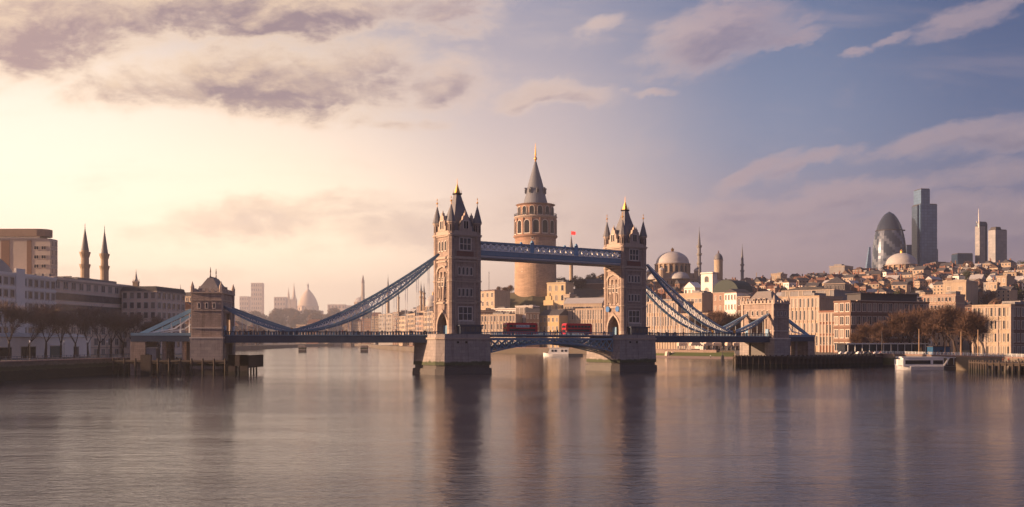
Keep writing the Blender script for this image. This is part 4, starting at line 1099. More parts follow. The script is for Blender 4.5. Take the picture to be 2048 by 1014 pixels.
# stone blocks standing in the river
for px, lb in ((605, 'left one of two square stone river piers beyond the left span'), (728.5, 'right one of two square stone river piers beyond the left span')):
    d = 1100; x = fx(px, d); t = thing('river_pier', lb, 'pier', (x, d, 0))
    b = MB(); b.box(-3.6, 3.6, -3.6, 3.6, -4, 6.0, m_pier); b.build('shaft', t)
    c = MB(); c.box(-4.1, 4.1, -4.1, 4.1, 6.0, 6.8, m_stone2); c.box(-3.2, 3.2, -3.2, 3.2, 6.8, 7.3, m_pier); c.build('cap', t)

# ------------------------------------------------------------------ hill with the big round tower
def round_tower():
    d = 1150.0; s = d / F; x = fx(1071, d); z0 = fz(590, d)
    t = thing('round_stone_tower', 'huge round stone tower with arched gallery and pointed cone roof on the hill', 'tower', (x, d, z0))
    def Z(y): return fz(y, d) - z0
    st = M('weathered tower stone', (.42, .29, .20), .9, .25, .12, .35, brick=(2.6, 1.1)); sb = M('red tower brick', (.36, .215, .15), .9, .25, .15, .3, brick=(2.0, .7))
    r = 41*s
    b = MB(); b.lathe([(r*1.03, -22), (r*1.02, Z(560)), (r, Z(500)), (r, Z(484))], 48, st); b.build('wall', t)
    b = MB(); b.lathe([(r, Z(484)), (r*1.0, Z(478)), (r*1.08, Z(474.5)), (r*1.08, Z(472.5)), (r*1.0, Z(472)), (r*.985, Z(438))], 48, sb); b.build('brick_drum', t)
    # arcade: pointed arches as recessed dark windows with projecting stone surrounds
    n = 14; aw = 2*PI*r/n; h = (Z(442) - Z(470))
    wm = window_mesh(aw*.62, h*.9, 'round', m_frame, m_dark, 1, 1, aw*.07); 
    for k in range(n):
        a = 2*PI*(k + .5)/n; put('arched_window', wm, t, (r*1.0*math.cos(a), r*1.0*math.sin(a), Z(469)), a + PI/2)
    pil = MB()
    for k in range(n): pil.T = Matrix.Rotation(2*PI*k/n, 4, 'Z'); pil.box(r*.96, r*1.045, -aw*.1, aw*.1, Z(471), Z(439), sb)
    pil.T = Matrix.Identity(4); pil.build('pilasters', t)
    # gallery
    g = MB(); g.lathe([(r*.99, Z(439)), (r*1.06, Z(436)), (r*1.06, Z(434.5)), (r*.9, Z(434.5))], 48, m_stone2); g.build('gallery_floor', t)
    rl = MB()
    for k in range(56):
        a = 2*PI*k/56; rl.T = Matrix.Rotation(a, 4, 'Z'); rl.box(r*1.02, r*1.035, -.18, .18, Z(434.5), Z(429), m_wdark)
        for zz in (Z(432), Z(429.3)): rl.box(r*1.02, r*1.035, -r*.058, r*.058, zz - .15, zz + .2, m_wdark)
    rl.T = Matrix.Identity(4); rl.build('gallery_railing', t)
    u = MB(); u.lathe([(r*.87, Z(434.5)), (r*.87, Z(413)), (r*.93, Z(411.5)), (r*.95, Z(410))], 48, sb); u.build('upper_drum', t)
    wm2 = window_mesh(aw*.5, (Z(415) - Z(432)), 'round', m_frame, m_dark, 1, 1, aw*.05)
    for k in range(n):
        a = 2*PI*k/n; put('arched_window', wm2, t, (r*.885*math.cos(a), r*.885*math.sin(a), Z(432.5)), a + PI/2)
    ld = M('cone lead', (.15, .16, .19), .6, .15, .1, .1)
    c = MB(); c.lathe([(r*.97, Z(410.5)), (r*.6, Z(408)), (r*.545, Z(400)), (r*.47, Z(388)), (r*.43, Z(379)), (r*.40, Z(376))], 32, ld); c.build('roof_skirt', t)
    c = MB(); c.lathe([(r*.41, Z(376.5)), (r*.32, Z(362)), (r*.17, Z(341)), (r*.05, Z(323))], 32, ld); c.build('cone_roof', t)
    for k in range(8):
        q = MB(); a = 2*PI*k/8 + .2; q.T = Matrix.Rotation(a, 4, 'Z'); q.box(r*.34, r*.52, -1.3, 1.3, Z(388), Z(379), m_slate); q.box(r*.52, r*.535, -.8, .8, Z(387), Z(380.5), m_dark)
        q.add([(r*.3, -1.6, Z(379)), (r*.55, -1.6, Z(379)), (r*.55, 1.6, Z(379)), (r*.3, 1.6, Z(379)), (r*.3, 0, Z(376)), (r*.55, 0, Z(376))], [(0, 1, 5, 4), (2, 3, 4, 5), (1, 2, 5), (3, 2, 1, 0)], m_slate); q.build('dormer', t)
    f = MB(); f.lathe([(r*.055, Z(323.5)), (r*.03, Z(321)), (r*.075, Z(318.5)), (r*.075, Z(316)), (r*.03, Z(313)), (r*.045, Z(309)), (r*.03, Z(303)), (.12, Z(286))], 10, m_gold); f.build('finial', t)
    # little battered windows on the shaft
    for a, y in ((-1.75, 481), (-1.2, 530), (-2.3, 545)): put('slit_window', window_mesh(1.8, 3.4, 'round', m_frame, m_glass, 1, 1, .4), t, (r*1.0*math.cos(a), r*1.0*math.sin(a), Z(y)), a + PI/2)
round_tower()
# obelisk minaret with the flag
d = 1204; x = fx(1142.5, d); z0 = fz(552, d); t = thing('pointed_tower', 'slim pointed tower with a dark cone standing on the hill right of the round tower', 'tower', (x, d, z0)); s = d/F
b = MB(); b.lathe([(2.4, -14), (2.2, 0), (2.0, fz(498, d) - z0)], 12, m_wwarm); b.build('shaft', t)
b = MB(); b.lathe([(2.5, fz(498, d) - z0), (2.3, fz(496, d) - z0), (.25, fz(472, d) - z0)], 12, m_slate); b.build('cone_roof', t)
d -= 1; fl = thing('flag', 'small red flag on a pole above the slim pointed tower', 'flag', (x, d + 1, fz(473, d)), R(-40))
b = MB(); b.ngon(0, 0, .16, 6, 0, 6.6, m_wdark); b.build('pole', fl)
b = MB(); n = 8; vs = []
for i in range(n + 1):
    q = .2 + 6.0*i/n; w = .3*math.sin(i*1.1)*i/n; vs += [(q, w, 6.4 - .14*i), (q, w, 2.2 - .1*i + (.5 if i == n else 0))]
b.add(vs, [(2*i, 2*i + 1, 2*i + 3, 2*i + 2) for i in range(n)] + [(2*i + 2, 2*i + 3, 2*i + 1, 2*i) for i in range(0)], M('red flag cloth', (.8, .025, .03), .8)); b.build('cloth', fl)
mast(978, 1120, 543, None, .35, 'thin dark aerial on the roofs left of the round tower', 'aerial')

# waterfront row in the middle
pbld('tall_house', 'tall cream house with a brown side wall on the slope left of the round tower', 'building', 952, 1105, 989, 1082, 22, 581, m_wcream, cols=(4, 0, 0), fh=9, roof='hip', roofm=m_tile, rh=2, win=('rect', .36, .5), lights=2)
pbld('dark_shed', 'dark flat roofed building below the tall cream house', 'building', 953, 1045, 990, 1045, 14, 622, m_wbrick, cols=(6, 0, 0), fh=7, win=('rect', .4, .4), lights=1)
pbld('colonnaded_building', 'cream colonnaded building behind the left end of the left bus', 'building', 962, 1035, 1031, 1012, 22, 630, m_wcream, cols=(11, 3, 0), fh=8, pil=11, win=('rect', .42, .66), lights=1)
pbld('attic_block', 'long pale attic storey rising behind the colonnaded building', 'building', 984, 1062, 1031, 1050, 14, 618, m_wwhite, cols=(8, 0, 0), fh=6, skip=4, roof='flat', win=('rect', .6, .4), lights=1)
pbld('glass_fronted_block', 'white framed block with dark glazing above the left bus', 'building', 1031, 1025, 1065, 1018, 18, 613, m_wwhite, cols=(4, 2, 0), fh=10, win=('rect', .74, .62), lights=3, rows=2, roof='flat')
pbld('brick_warehouse', 'brown brick warehouse between the two buses', 'building', 1052, 1012, 1079, 1012, 18, 625, m_wbrick, cols=(4, 2, 0), fh=8, win=('rect', .4, .5), roof='gable', roofm=m_roofd, rh=6)
e = pbld('yellow_townhouse', 'yellow town house with a stepped gable and square windows between the buses', 'building', 1078, 1020, 1118, 1004, 20, 630, M('yellow render', (.52, .375, .20), .85, .15, .12), cols=(5, 2, 0), fh=8.5, win=('rect', .42, .46), roof='gable', roofm=m_roofd, rh=6)
q = MB(); q.yslab([(-6, 42), (6, 42), (6, 47), (3.5, 47), (3.5, 51), (1.6, 51), (1.6, 54), (-1.6, 54), (-1.6, 51), (-3.5, 51), (-3.5, 47), (-6, 47)], -11, -9.4, MATS['yellow render']); q.build('stepped_gable', e)
pbld('long_warehouse', 'long tan warehouse with tall narrow windows behind the right bus', 'building', 1117, 1022, 1206, 992, 26, 618, m_wwarm, cols=(17, 4, 0), fh=13, pil=17, win=('round', .42, .72), lights=1, rows=2, roof='flat', rh=5)
pbld('attic_block', 'plain upper storey with a grey roof above the long tan warehouse', 'building', 1128, 1058, 1204, 1040, 16, 606, m_wcream, cols=(14, 0, 0), fh=9, skip=4, win=('rect', .3, .4), lights=1, roof='gable', roofm=m_lead, rh=6)
pbld('dark_rooftop_block', 'dark flat block peeping over the warehouse below the yellow hill house', 'building', 1130, 1075, 1157, 1070, 12, 597, m_wdark, cols=(5, 0, 0), fh=8, roof='flat')
pbld('hill_house', 'yellow hill house with three rows of windows right of the round tower', 'building', 1094, 1104, 1131, 1092, 18, 566, M('pale yellow render', (.56, .44, .27), .85, .15, .12), cols=(3, 2, 0), fh=10.5, win=('round', .36, .56), lights=1, roof='flat')
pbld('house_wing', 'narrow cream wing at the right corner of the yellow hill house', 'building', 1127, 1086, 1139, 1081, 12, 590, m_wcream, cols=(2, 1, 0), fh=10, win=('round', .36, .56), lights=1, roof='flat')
pbld('stone_rampart', 'dark ruined stone rampart on the hilltop right of the slim pointed tower', 'rampart', 1150, 1170, 1204, 1150, 16, 566, m_wbrick, cols=(5, 0, 0), fh=10, skip=6, roof='hip', rh=6, roofm=m_roofd)
rt = random.Random(9)
for i in range(54):
    px = 984 + rt.random()*222; d = 1068 + rt.random()*110; x = fx(px, d)
    if px > 1085 and px < 1142 and d < 1115: continue
    if abs(px - 1071) < 46 and d > 1105: continue
    tree('h%d' % (i % 3), x, d, 'russet leafless scrub tree on the slope around the round tower', 'scrub trees round the round tower', s=.55 + rt.random()*.4, rz=i*1.7, name='scrub_tree')
for i in range(10):
    px = 1112 + 10*i + rt.random()*5; d = 1160 + rt.random()*26
    tree(('h%d' if i % 3 else 'e%d') % (i % 3), fx(px, d), d, 'dark bushy tree on the hilltop right of the round tower', 'hilltop trees right of the round tower', s=.75 + rt.random()*.4, rz=i, name='scrub_tree')
# quay of the far bank, in stone
tag(wall_line('far_quay', [(fx(800, 1630), 1628), (fx(852, 1070), 1066), (-18.5, 1001), (69.5, 931), (110.5, 744.5), (140.5, 704)], -3, 5.5, 2.5, M('far quay stone', (.23, .17, .14), .85, .3, .2, .2, z_band=[(-3, 1.8, (.05, .045, .035)), (1.8, 3.2, (.07, .075, .028))]), m_coping).build('quay_wall'), 'low stone quay wall along the far bank seen beneath the middle span', 'wall')

# ------------------------------------------------------------------ right bank: mosque hill
def mosque_body(t, r, zd):
    q = MB(); q.box(-r*1.3, r*1.3, -r*1.15, r*1.15, -6, zd*.72, m_wwarm); q.box(-r*1.0, r*1.0, -r*1.0, r*1.0, zd*.72, zd, m_wwarm)
    q.box(-r*1.35, r*1.35, -r*1.2, r*1.2, zd*.70, zd*.74, m_stone2); q.build('wall', t)
    for sx, sy in ((1, 0), (0, -1), (-1, 0)):
        h = MB(); c = (sx*r*1.0, sy*r*1.0); n = 7
        h.lathe([(r*.62, zd*.7)] + [(max(.1, r*.62*math.cos(PI/2*i/n)), zd*.72 + r*.42*math.sin(PI/2*i/n)) for i in range(n + 1)], 20, m_lead, c); h.build('half_dome', t, smooth=True)
    for sx in (-1, 1):
        for sy in (-1, 1):
            h = MB(); h.ngon(sx*r*1.12, sy*r*1.0, r*.16, 8, zd*.7, zd*1.12, m_wwarm); h.lathe([(r*.19, zd*1.12), (r*.14, zd*1.2), (.1, zd*1.28)], 8, m_lead, (sx*r*1.12, sy*r*1.0)); h.build('corner_turret', t)
    wm = window_mesh(r*.1, zd*.2, 'round', m_frame, m_glass, 1, 1, .25)
    for k in range(9):
        for zz in (.12, .42): put('window', wm, t, (-r*1.1 + r*2.2*k/8, -r*1.16, zd*zz), 0)
        put('window', wm, t, (-r*1.31, -r*1.0 + r*2.0*k/8, zd*.42), -PI/2)
mq = domed(1345, 1150, 66, 503, 527, 548, 'big domed mosque with a gold lantern right of the right bridge tower', name='mosque', body=mosque_body, nwin=20, cat='mosque', lead=M('pale dome lead', (.44, .41, .39), .6, .1, .3))
mq.rotation_euler = (0, 0, .25)
minaret(fx(1398.5, 1135), 1135, lz(fx(1398.5, 1135), 1135), fz(453, 1135), 2.3, 'tall minaret with three balconies between the big mosque and the white church', (.44, .58, .70), cone=.3, mat=m_wgrey)
minaret(fx(1484.5, 1200), 1200, lz(fx(1484.5, 1200), 1200), fz(487, 1200), 1.9, 'lone thin minaret with two balconies above the far gatehouse', (.42, .55), cone=.35, mat=m_wgrey)
mast(1513, 1230, 545, None, .7, 'stubby pale pole on the ridge right of the lone thin minaret', 'pole', m_wwarm, 'pole')
# white church with a round turret
ch = pbld('white_church', 'white church with square bell tower and round domed turret beside the big mosque', 'church', 1402, 1000, 1425, 990, 15, 546, m_wwhite, cols=(1, 1, 0), fh=11, win=('round', .34, .5), lights=1, roof='flat')
q = MB(); zz = fz(546, 995) - ch.location.z; q.ngon(5.5, 4, 4.2, 16, zz - 6, zz + 12, m_wcream); q.ngon(5.5, 4, 4.6, 16, zz + 12, zz + 13, m_stone2)
q.build('turret', ch); q = MB(); n = 8; q.lathe([(4.3*math.cos(PI/2*i/n) + .05, zz + 13 + 6.6*math.sin(PI/2*i/n)) for i in range(n + 1)], 18, m_slate, (5.5, 4)); q.build('turret_dome', ch, smooth=True)
q = MB(); q.lathe([(.5, zz + 19), (.7, zz + 20.5), (.1, zz + 22.4)], 6, m_tile, (5.5, 4)); q.build('turret_finial', ch)
pbld('vaulted_hall', 'white hall with a dark barrel vaulted roof beside the white church', 'building', 1426, 925, 1476, 905, 22, 583, m_wpink, cols=(5, 2, 0), fh=9, win=('rect', .3, .4), lights=1, roof='barrelx', roofm=M('dark green vault', (.03, .045, .04), .7), rh=11, skip=1)
pbld('grey_house', 'pale grey house front standing below the barrel vaulted hall', 'building', 1449, 850, 1473, 838, 16, 584, m_wwhite, cols=(4, 2, 0), fh=8, win=('rect', .36, .5), lights=1, roof='gablex', rh=3, roofm=m_roofd)
pbld('dark_tower_house', 'narrow dark brown tower house just left of the far gatehouse', 'building', 1474, 780, 1500, 772, 14, 592, m_wbrick, cols=(3, 2, 0), fh=9, win=('rect', .36, .55), lights=1, roof='hip', rh=2, roofm=m_roofd)
pbld('colonnaded_terrace', 'tall lit terrace of narrow pilasters right of the right bridge tower', 'building', 1288, 870, 1356, '-48', 20, 604, m_wwarm, cols=(13, 3, 0), fh=11, pil=13, win=('rect', .42, .7), lights=1, roof='flat')
pbld('colonnaded_terrace', 'lower lit terrace with pilasters behind the crossing chains', 'building', 1355, 835, 1416, '-48', 18, 628, m_wwarm, cols=(12, 3, 0), fh=10, pil=12, win=('rect', .42, .66), lights=1, roof='flat')
pbld('domed_market', 'tan flat roofed hall with a dark window band below the big mosque', 'building', 1352, 985, 1404, 960, 22, 587, m_wwarm, cols=(7, 3, 0), fh=11, win=('rect', .66, .34), lights=3, roof='flat')
pbld('villa', 'pale house with a slanted white roof at the foot of the big mosque', 'building', 1368, 1060, 1390, 1048, 12, 575, m_wwhite, cols=(3, 1, 0), fh=9, roof='gablex', rh=6, roofm=m_wwhite, lights=1)
for i in range(9): 
    px = 1405 + i*9.5; d = 800 - (i % 3)*22
    tree('r%d' % (i % 3), fx(px, d), d, 'russet leafless tree in the clump behind the low point of the right chain', 'russet trees behind the right chain', s=1.25 + (i % 2)*.15, rz=i)
# near blocks right of the far gatehouse
pbld('pilastered_block', 'tall cream block with dark vertical slots just right of the far gatehouse', 'building', 1566, 655, 1638, '-50', 26, 594, m_wwarm, cols=(9, 3, 0), fh=8, pil=9, win=('rect', .44, .74), lights=1, roof='flat', roofm=m_tile)
pbld('grey_slab_block', 'block with a big blank grey side wall and a lit narrow front', 'building', 1668, 676, 1738, 735, 36, 578, m_wgrey, cols=(0, 4, 0), fh=9, win=('rect', .3, .7), lights=1, roof='gable', roofm=m_roofd, rh=2.5)
pbld('corniced_house', 'lit house with a heavy dark cornice left of the brown brick office', 'building', 1639, 612, 1677, '-50', 20, 624, m_wred, cols=(6, 2, 0), fh=7, pil=6, win=('rect', .46, .7), lights=1, roof='flat')
bo = pbld('brick_office', 'wide brown brick office with a thin overhanging roof above the glass canopy', 'building', 1701, 556, 1858, '24', 13, 602, M('office brown brick', (.26, .165, .125), .9, .25, .2, .2, brick=(.9, .35)), cols=(15, 3, 0), fh=7.2, win=('rect', .62, .6), lights=2, roof=None, cornice=False, band=m_wbrick, plant=0)
h0 = fz(602, 556) - bo.location.z; q = MB(); q.box(-25, 24, -8, 8, h0, h0 + .5, m_stone2); q.build('roof', bo)
q = MB(); q.box(-20, 21, -5, 5.5, h0 + .5, h0 + 4.2, m_wdark); q.box(-21, 22, -6, 6, h0 + 4.2, h0 + 4.6, m_roofd); q.build('penthouse', bo)
rbk = pbld('corner_office', 'cream stone corner office with arched windows at the right edge', 'building', 1946, 520, 2021, '-50', 24, 612, m_wcream, cols=(9, 0, 0), fh=6.4, win=('round', .44, .66), lights=1, roof='flat', pil=3)
pbld('corner_office', 'brown shaded office block cut by the right edge', 'building', 2023, 507, 2110, '32', 20, 612, m_wbrick, cols=(10, 2, 0), fh=6.4, win=('rect', .5, .62), lights=2, roof='flat')
pbld('terrace_block', 'banded cream terraces above the russet trees', 'building', 1846, 800, 1911, '-45', 18, 590, m_wpink, cols=(9, 2, 0), fh=6, win=('rect', .6, .5), lights=1, roof='flat', band=m_wcream)
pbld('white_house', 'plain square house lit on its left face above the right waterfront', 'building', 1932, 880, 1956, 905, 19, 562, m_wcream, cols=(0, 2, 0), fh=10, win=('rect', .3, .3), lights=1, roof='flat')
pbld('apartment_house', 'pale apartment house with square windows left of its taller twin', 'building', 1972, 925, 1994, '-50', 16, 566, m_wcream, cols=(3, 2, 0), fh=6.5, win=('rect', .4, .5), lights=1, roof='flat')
pbld('apartment_house', 'taller pale apartment house with stacked windows below the twin towers', 'building', 1993, 920, 2013, '-50', 16, 553, m_wwarm, cols=(2, 2, 0), fh=6.5, win=('rect', .42, .5), lights=1, roof='flat')
pbld('ridge_block', 'small square block on the ridge, lit left and dark right', 'building', 1561, 1225, 1574, 1240, 12, 548, m_wwarm, cols=(2, 2, 0), fh=8, win=('rect', .4, .5), lights=1, roof='flat')
b = pbld('ridge_block', 'big plain faceted block on the ridge left of the bullet shaped tower', 'building', 1689, 1300, 1706, 1320, 20, 532, m_wgrey, cols=(0, 0, 0), roof='flat')
q = MB(); q.prism([(5, -10), (12, -4), (12, 8), (5, 8)], 0, 22, m_wgrey); q.build('annex', b)
pbld('dark_hall', 'dark hipped hall on the ridge behind the grey slab', 'building', 1648, 960, 1690, 950, 20, 566, m_wdark, cols=(8, 2, 0), fh=8, roof='hip', roofm=m_roofd, rh=7, lights=1)
church_spire(1594, 1330, 548, 556, 3, 'tiny dark spire on the ridge right of the small square block', m_wdark)

# ------------------------------------------------------------------ skyscrapers
def glass(name, col, rough=.22, sx=1.6, sz=3.6, spec=.6, metal=.35, line=.55):
    if name in MATS: return MATS[name]
    m = bpy.data.materials.new(name); m.use_nodes = True; nt = m.node_tree; b = nt.nodes['Principled BSDF']
    tc = nt.nodes.new('ShaderNodeTexCoord'); x, y, z = sep(nt, E(nt, tc.outputs['Object']))
    br = nt.nodes.new('ShaderNodeTexBrick'); nt.links.new(combine(nt, x + y, z, 0.0).k, br.inputs['Vector']); br.offset = 0
    br.inputs['Scale'].default_value = 1; br.inputs['Brick Width'].default_value = sx; br.inputs['Row Height'].default_value = sz; br.inputs['Mortar Size'].default_value = .22; br.inputs['Bias'].default_value = 0
    br.inputs['Color1'].default_value = (1.15, 1.12, 1.1, 1); br.inputs['Color2'].default_value = (.8, .83, .86, 1); br.inputs['Mortar'].default_value = (line, line, line, 1)
    n = noise(nt, E(nt, tc.outputs['Object']), .03, 3) * .6 + .7
    c = mixc(nt, 1.0, mixc(nt, 1.0, col, E(nt, br.outputs['Color']), 'MULTIPLY'), combine(nt, n, n, n), 'MULTIPLY')
    nt.links.new(c.k, b.inputs['Base Color']); b.inputs['Roughness'].default_value = rough; b.inputs['Metallic'].default_value = metal; b.inputs['Specular IOR Level'].default_value = spec
    MATS[name] = m; return m
g_blue = glass('blue tower glazing', (.11, .19, .31), .3, 4.5, 4.2, metal=.1); g_dark = glass('dark tower glazing', (.05, .085, .145), .3, 4, 4.0, metal=.1); g_pale = glass('pale tower cladding', (.27, .26, .27), .5, 5, 4.2, metal=0.0, line=.8)
m_dg1 = M('dark diagonal glazing', (.05, .065, .095), .22, .2, .1, 0, metal=.35); m_dg2 = M('pale diagonal glazing', (.17, .19, .23), .2, .2, .1, 0, metal=.4)
def bullet():
    d = 1500.0; s = d/F; x = fx(1778.5, d); z0 = lz(x, d) - 6; t = thing('bullet_tower', 'rounded bullet shaped glass skyscraper with spiral glazing on the right skyline', 'skyscraper', (x, d, z0)); zt = fz(423, d) - z0
    def prof(k): return 22.5*s/s * (0.93 + .14*math.sin(PI*min(1, k*1.35)) if k < .45 else max(0.0, (1 - ((k - .45)/.55)**2.25))**.62 * 1.045)
    n = 30; m = 36; pr = [(max(.15, prof(i/n)), zt*i/n) for i in range(n + 1)]
    b = MB(); b.lathe(pr[:24], m, m_dg1, matf=lambda i, j: m_dg2 if ((i + j) % 6 < 2) or ((i - j) % 12 == 0) else m_dg1); b.build('glazing', t)
    c = MB(); c.lathe(pr[23:], m, m_dg1); c.build('glass_cap', t)
    r = MB(); r.lathe([(prof(.77) + .2, zt*.765), (prof(.77) + .9, zt*.77), (prof(.77) + .2, zt*.778)], m, m_wdark); r.box(prof(.77), prof(.77) + 4, -1.5, 1.5, zt*.77, zt*.785, m_wdark); r.build('maintenance_ring', t)
bullet()
def tower(name, label, parts, px, d, rz, z0=None):
    x = fx(px, d); z0 = lz(x, d) - 4 if z0 is None else z0; t = thing(name, label, 'skyscraper', (x, d, z0), rz)
    for nm, x0, x1, y0, y1, yt, mat in parts:
        b = MB(); H = fz(yt, d) - z0; b.box(x0, x1, y0, y1, 0, H, mat); b.box(x0 + .4, x1 - .4, y0 + .4, y1 - .4, H, H + 1.2, m_roofd); b.build(nm, t)
    return t
tower('glass_tower', 'tallest slab skyscraper with a stepped narrow top, blue glass, on the right skyline', [('main_shaft', -12.5, 13.5, -11, 11, 411, g_blue), ('upper_shaft', -11.5, 2, -11.4, 10, 381, g_blue), ('side_shaft', -15.5, -12.5, -8, 8, 413, g_dark), ('low_wing', 13.5, 16, -9, 9, 500, g_blue)], 1849, 1500, .12)
tower('tower_block', 'grey flat tower peeping out between the bullet tower and the tall glass slab', [('main_shaft', -7, 7, -8, 8, 492, g_dark)], 1817, 1600, .1)
tower('tower_block', 'squat brown block at the foot of the tall glass slab', [('main_shaft', -12, 4, -8, 8, 526, M('brown tower cladding', (.19, .14, .125), .7, .2, .1)), ('side_shaft', 4, 12, -8, 7, 527, g_dark)], 1881, 1450, .15)
tower('tower_block', 'square dark office tower left of the twin towers', [('main_shaft', -11, 11, -9, 9, 509, g_dark)], 1924, 1450, .05)
ta = tower('twin_tower', 'left one of the two tall towers at right, with a tilted mast', [('main_shaft', -4, 6.5, -3, 5, 453, g_pale), ('core', 6.5, 12, -2, 9, 447, g_dark), ('crown', -3, 11, -2, 4.5, 445, g_dark)], 1960, 1450, .4)
q = MB(); H = fz(453, 1450) - ta.location.z; q.tube((-4, -2, H - 2), (-6, -3, fz(418, 1450) - ta.location.z), .9, .25, m_wwhite, 6); q.tube((-4, -2, H - 2), (-5, 2, H + 8), .3, .2, m_wwhite, 5); q.build('mast', ta)
tower('twin_tower', 'right one of the two tall towers at right, wide and flat topped', [('main_shaft', -9, 13, -6, 6, 461, g_pale), ('roof_block', -6, 4, -4, 5, 456, m_wdark)], 1993, 1415, .42)
t = thing('pyramid_tower', 'thin hazy pyramid tower left of the bullet shaped tower', 'skyscraper', (fx(1733, 1750), 1750, lz(fx(1733, 1750), 1750) - 4)); H = fz(494, 1750) - t.location.z
q = MB(); q.prism([(-9, -8), (8, -8), (8, 8), (-9, 8)], 0, H, g_blue, top=[(4, -1.5), (6.5, -1.5), (6.5, 1.5), (4, 1.5)]); q.build('glazing', t)
q = MB(); q.box(-13, -9, -3, 3, 0, H*.42, m_wwarm); q.build('side_shaft', t)
domed(1803, 1300, 60, 506, 529, 552, 'pale shallow dome on a windowed drum below the bullet shaped tower', name='mosque', nwin=18, cat='mosque', lead=MATS['pale dome lead'])

# ------------------------------------------------------------------ hillside houses
RES = []
for o in list(COL.objects):
    if o.parent is None and o.get('category') in ('building', 'church', 'mosque', 'dome', 'skyscraper', 'rampart', 'tower', 'minaret', 'spire'):
        ws = [k for k in o.children if k.name.startswith(('wall', 'dome', 'drum', 'main_shaft', 'shaft', 'belfry'))]
        R0 = 4
        for k in ws:
            xs = [v.co for v in k.data.vertices]; R0 = max(R0, max(math.hypot(p.x, p.y) for p in xs))
        RES.append((o.location.x, o.location.y, R0*.82))
rh = random.Random(77)
HT = []
m_roofb = M('brown roof tiles', (.11, .07, .055), .9, .3, .4, .3)
def house_proto(i):
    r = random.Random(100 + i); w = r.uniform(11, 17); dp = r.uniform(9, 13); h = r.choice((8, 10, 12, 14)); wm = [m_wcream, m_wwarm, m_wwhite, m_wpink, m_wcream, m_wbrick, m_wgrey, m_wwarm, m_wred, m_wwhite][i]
    rk = ('hip', 'gable', 'flat', 'hip', 'flat', 'gablex', 'flat', 'gable', 'hip', 'gablex')[i]; rm = (m_tile, m_roofd, m_roofd, m_roofb, m_roofd, m_tile, m_lead, m_roofd, m_roofb, m_roofd)[i]
    b = MB(); b.box(-w/2, w/2, -dp/2, dp/2, -9, h, wm); b.box(-w/2 - .25, w/2 + .25, -dp/2 - .25, dp/2 + .25, h - .5, h - .05, m_stone2); wo = b.build('wall')
    rf = roof_on(rk, w, dp, h, rm, None, wm)
    if i % 2: rf.box(w*.2, w*.2 + 1.3, -.7, .7, h, h + 5, m_wred)
    ro = rf.build('roof'); wins = []
    nf = int(h / 3.6); c = 3
    for f, L in (('f', w), ('l', dp)):
        me = window_mesh(L/c*.38, 1.9, 'rect', m_frame, m_glass, 1, 1, .16)
        for j in range(nf):
            for k in range(c): wins.append((me, f, -L/2 + L/c*(k + .5), h - nf*3.6 + j*3.6 + .9))
    d = (wo.data, ro.data, wins, w/2, dp/2, max(w, dp))
    bpy.data.objects.remove(wo); bpy.data.objects.remove(ro); return d
for i in range(10): HT.append(house_proto(i))
CN = ['cream', 'tan', 'white', 'pink', 'cream', 'brown brick', 'grey', 'tan', 'red brick', 'white']
RN = ['red hip roof', 'dark pitched roof', 'flat dark roof', 'brown hip roof', 'parapet roof', 'red gable', 'flat lead roof', 'dark ridge roof', 'brown tiled roof', 'dark gable']
def zone(px, k):
    a = ('low down', 'mid slope', 'on the ridge')[min(2, int(k*3))]
    for lim, nm in ((880, 'left of the left bridge tower'), (1210, 'around the big round tower'), (1400, 'beside the big mosque'), (1500, 'below the lone thin minaret'), (1590, 'behind the far gatehouse'), (1700, 'left of the bullet shaped tower'), (1800, 'below the bullet shaped tower'), (1880, 'below the tall glass slab'), (1945, 'left of the twin towers')):
        if px < lim: return a + ' ' + nm
    return a + ' below the twin towers'
nh = 0; tries = 0
while nh < 290 and tries < 9000:
    tries += 1
    if nh < 215: px = rh.uniform(1400, 2075)
    elif nh < 255: px = rh.uniform(740, 960)
    else: px = rh.uniform(1200, 1420)
    u = (px - 1024)/F; A, y0, y1 = table(HILL, u)
    k = rh.random(); d = y0 - 40 + (y1 - y0 + 90) * k
    if d < bank(u) + 70: continue
    x = u*d; i = rh.randrange(10)
    if px > 1720 and d < 640: continue
    if any((x - a)**2 + (d - c)**2 < (q + HT[i][5]*.62)**2 for a, c, q in RES): continue
    s = rh.uniform(.6, 1.05)
    t = thing('hillside_house', '%s house with %s %s' % (CN[i], RN[i], zone(px, k)), 'house', (x, d, lz(x, d) + .2), rh.choice((R(28), R(28), R(-48))) + rh.uniform(-.25, .25), 'houses on the hill slopes'); t.scale = (s, s, s * rh.uniform(.85, 1.15))
    put('wall', HT[i][0], t); put('roof', HT[i][1], t)
    for me, f, a, z in HT[i][2]: win_on(t, me, f, a, z, HT[i][3], HT[i][4])
    RES.append((x, d, HT[i][5]*.62*s)); nh += 1
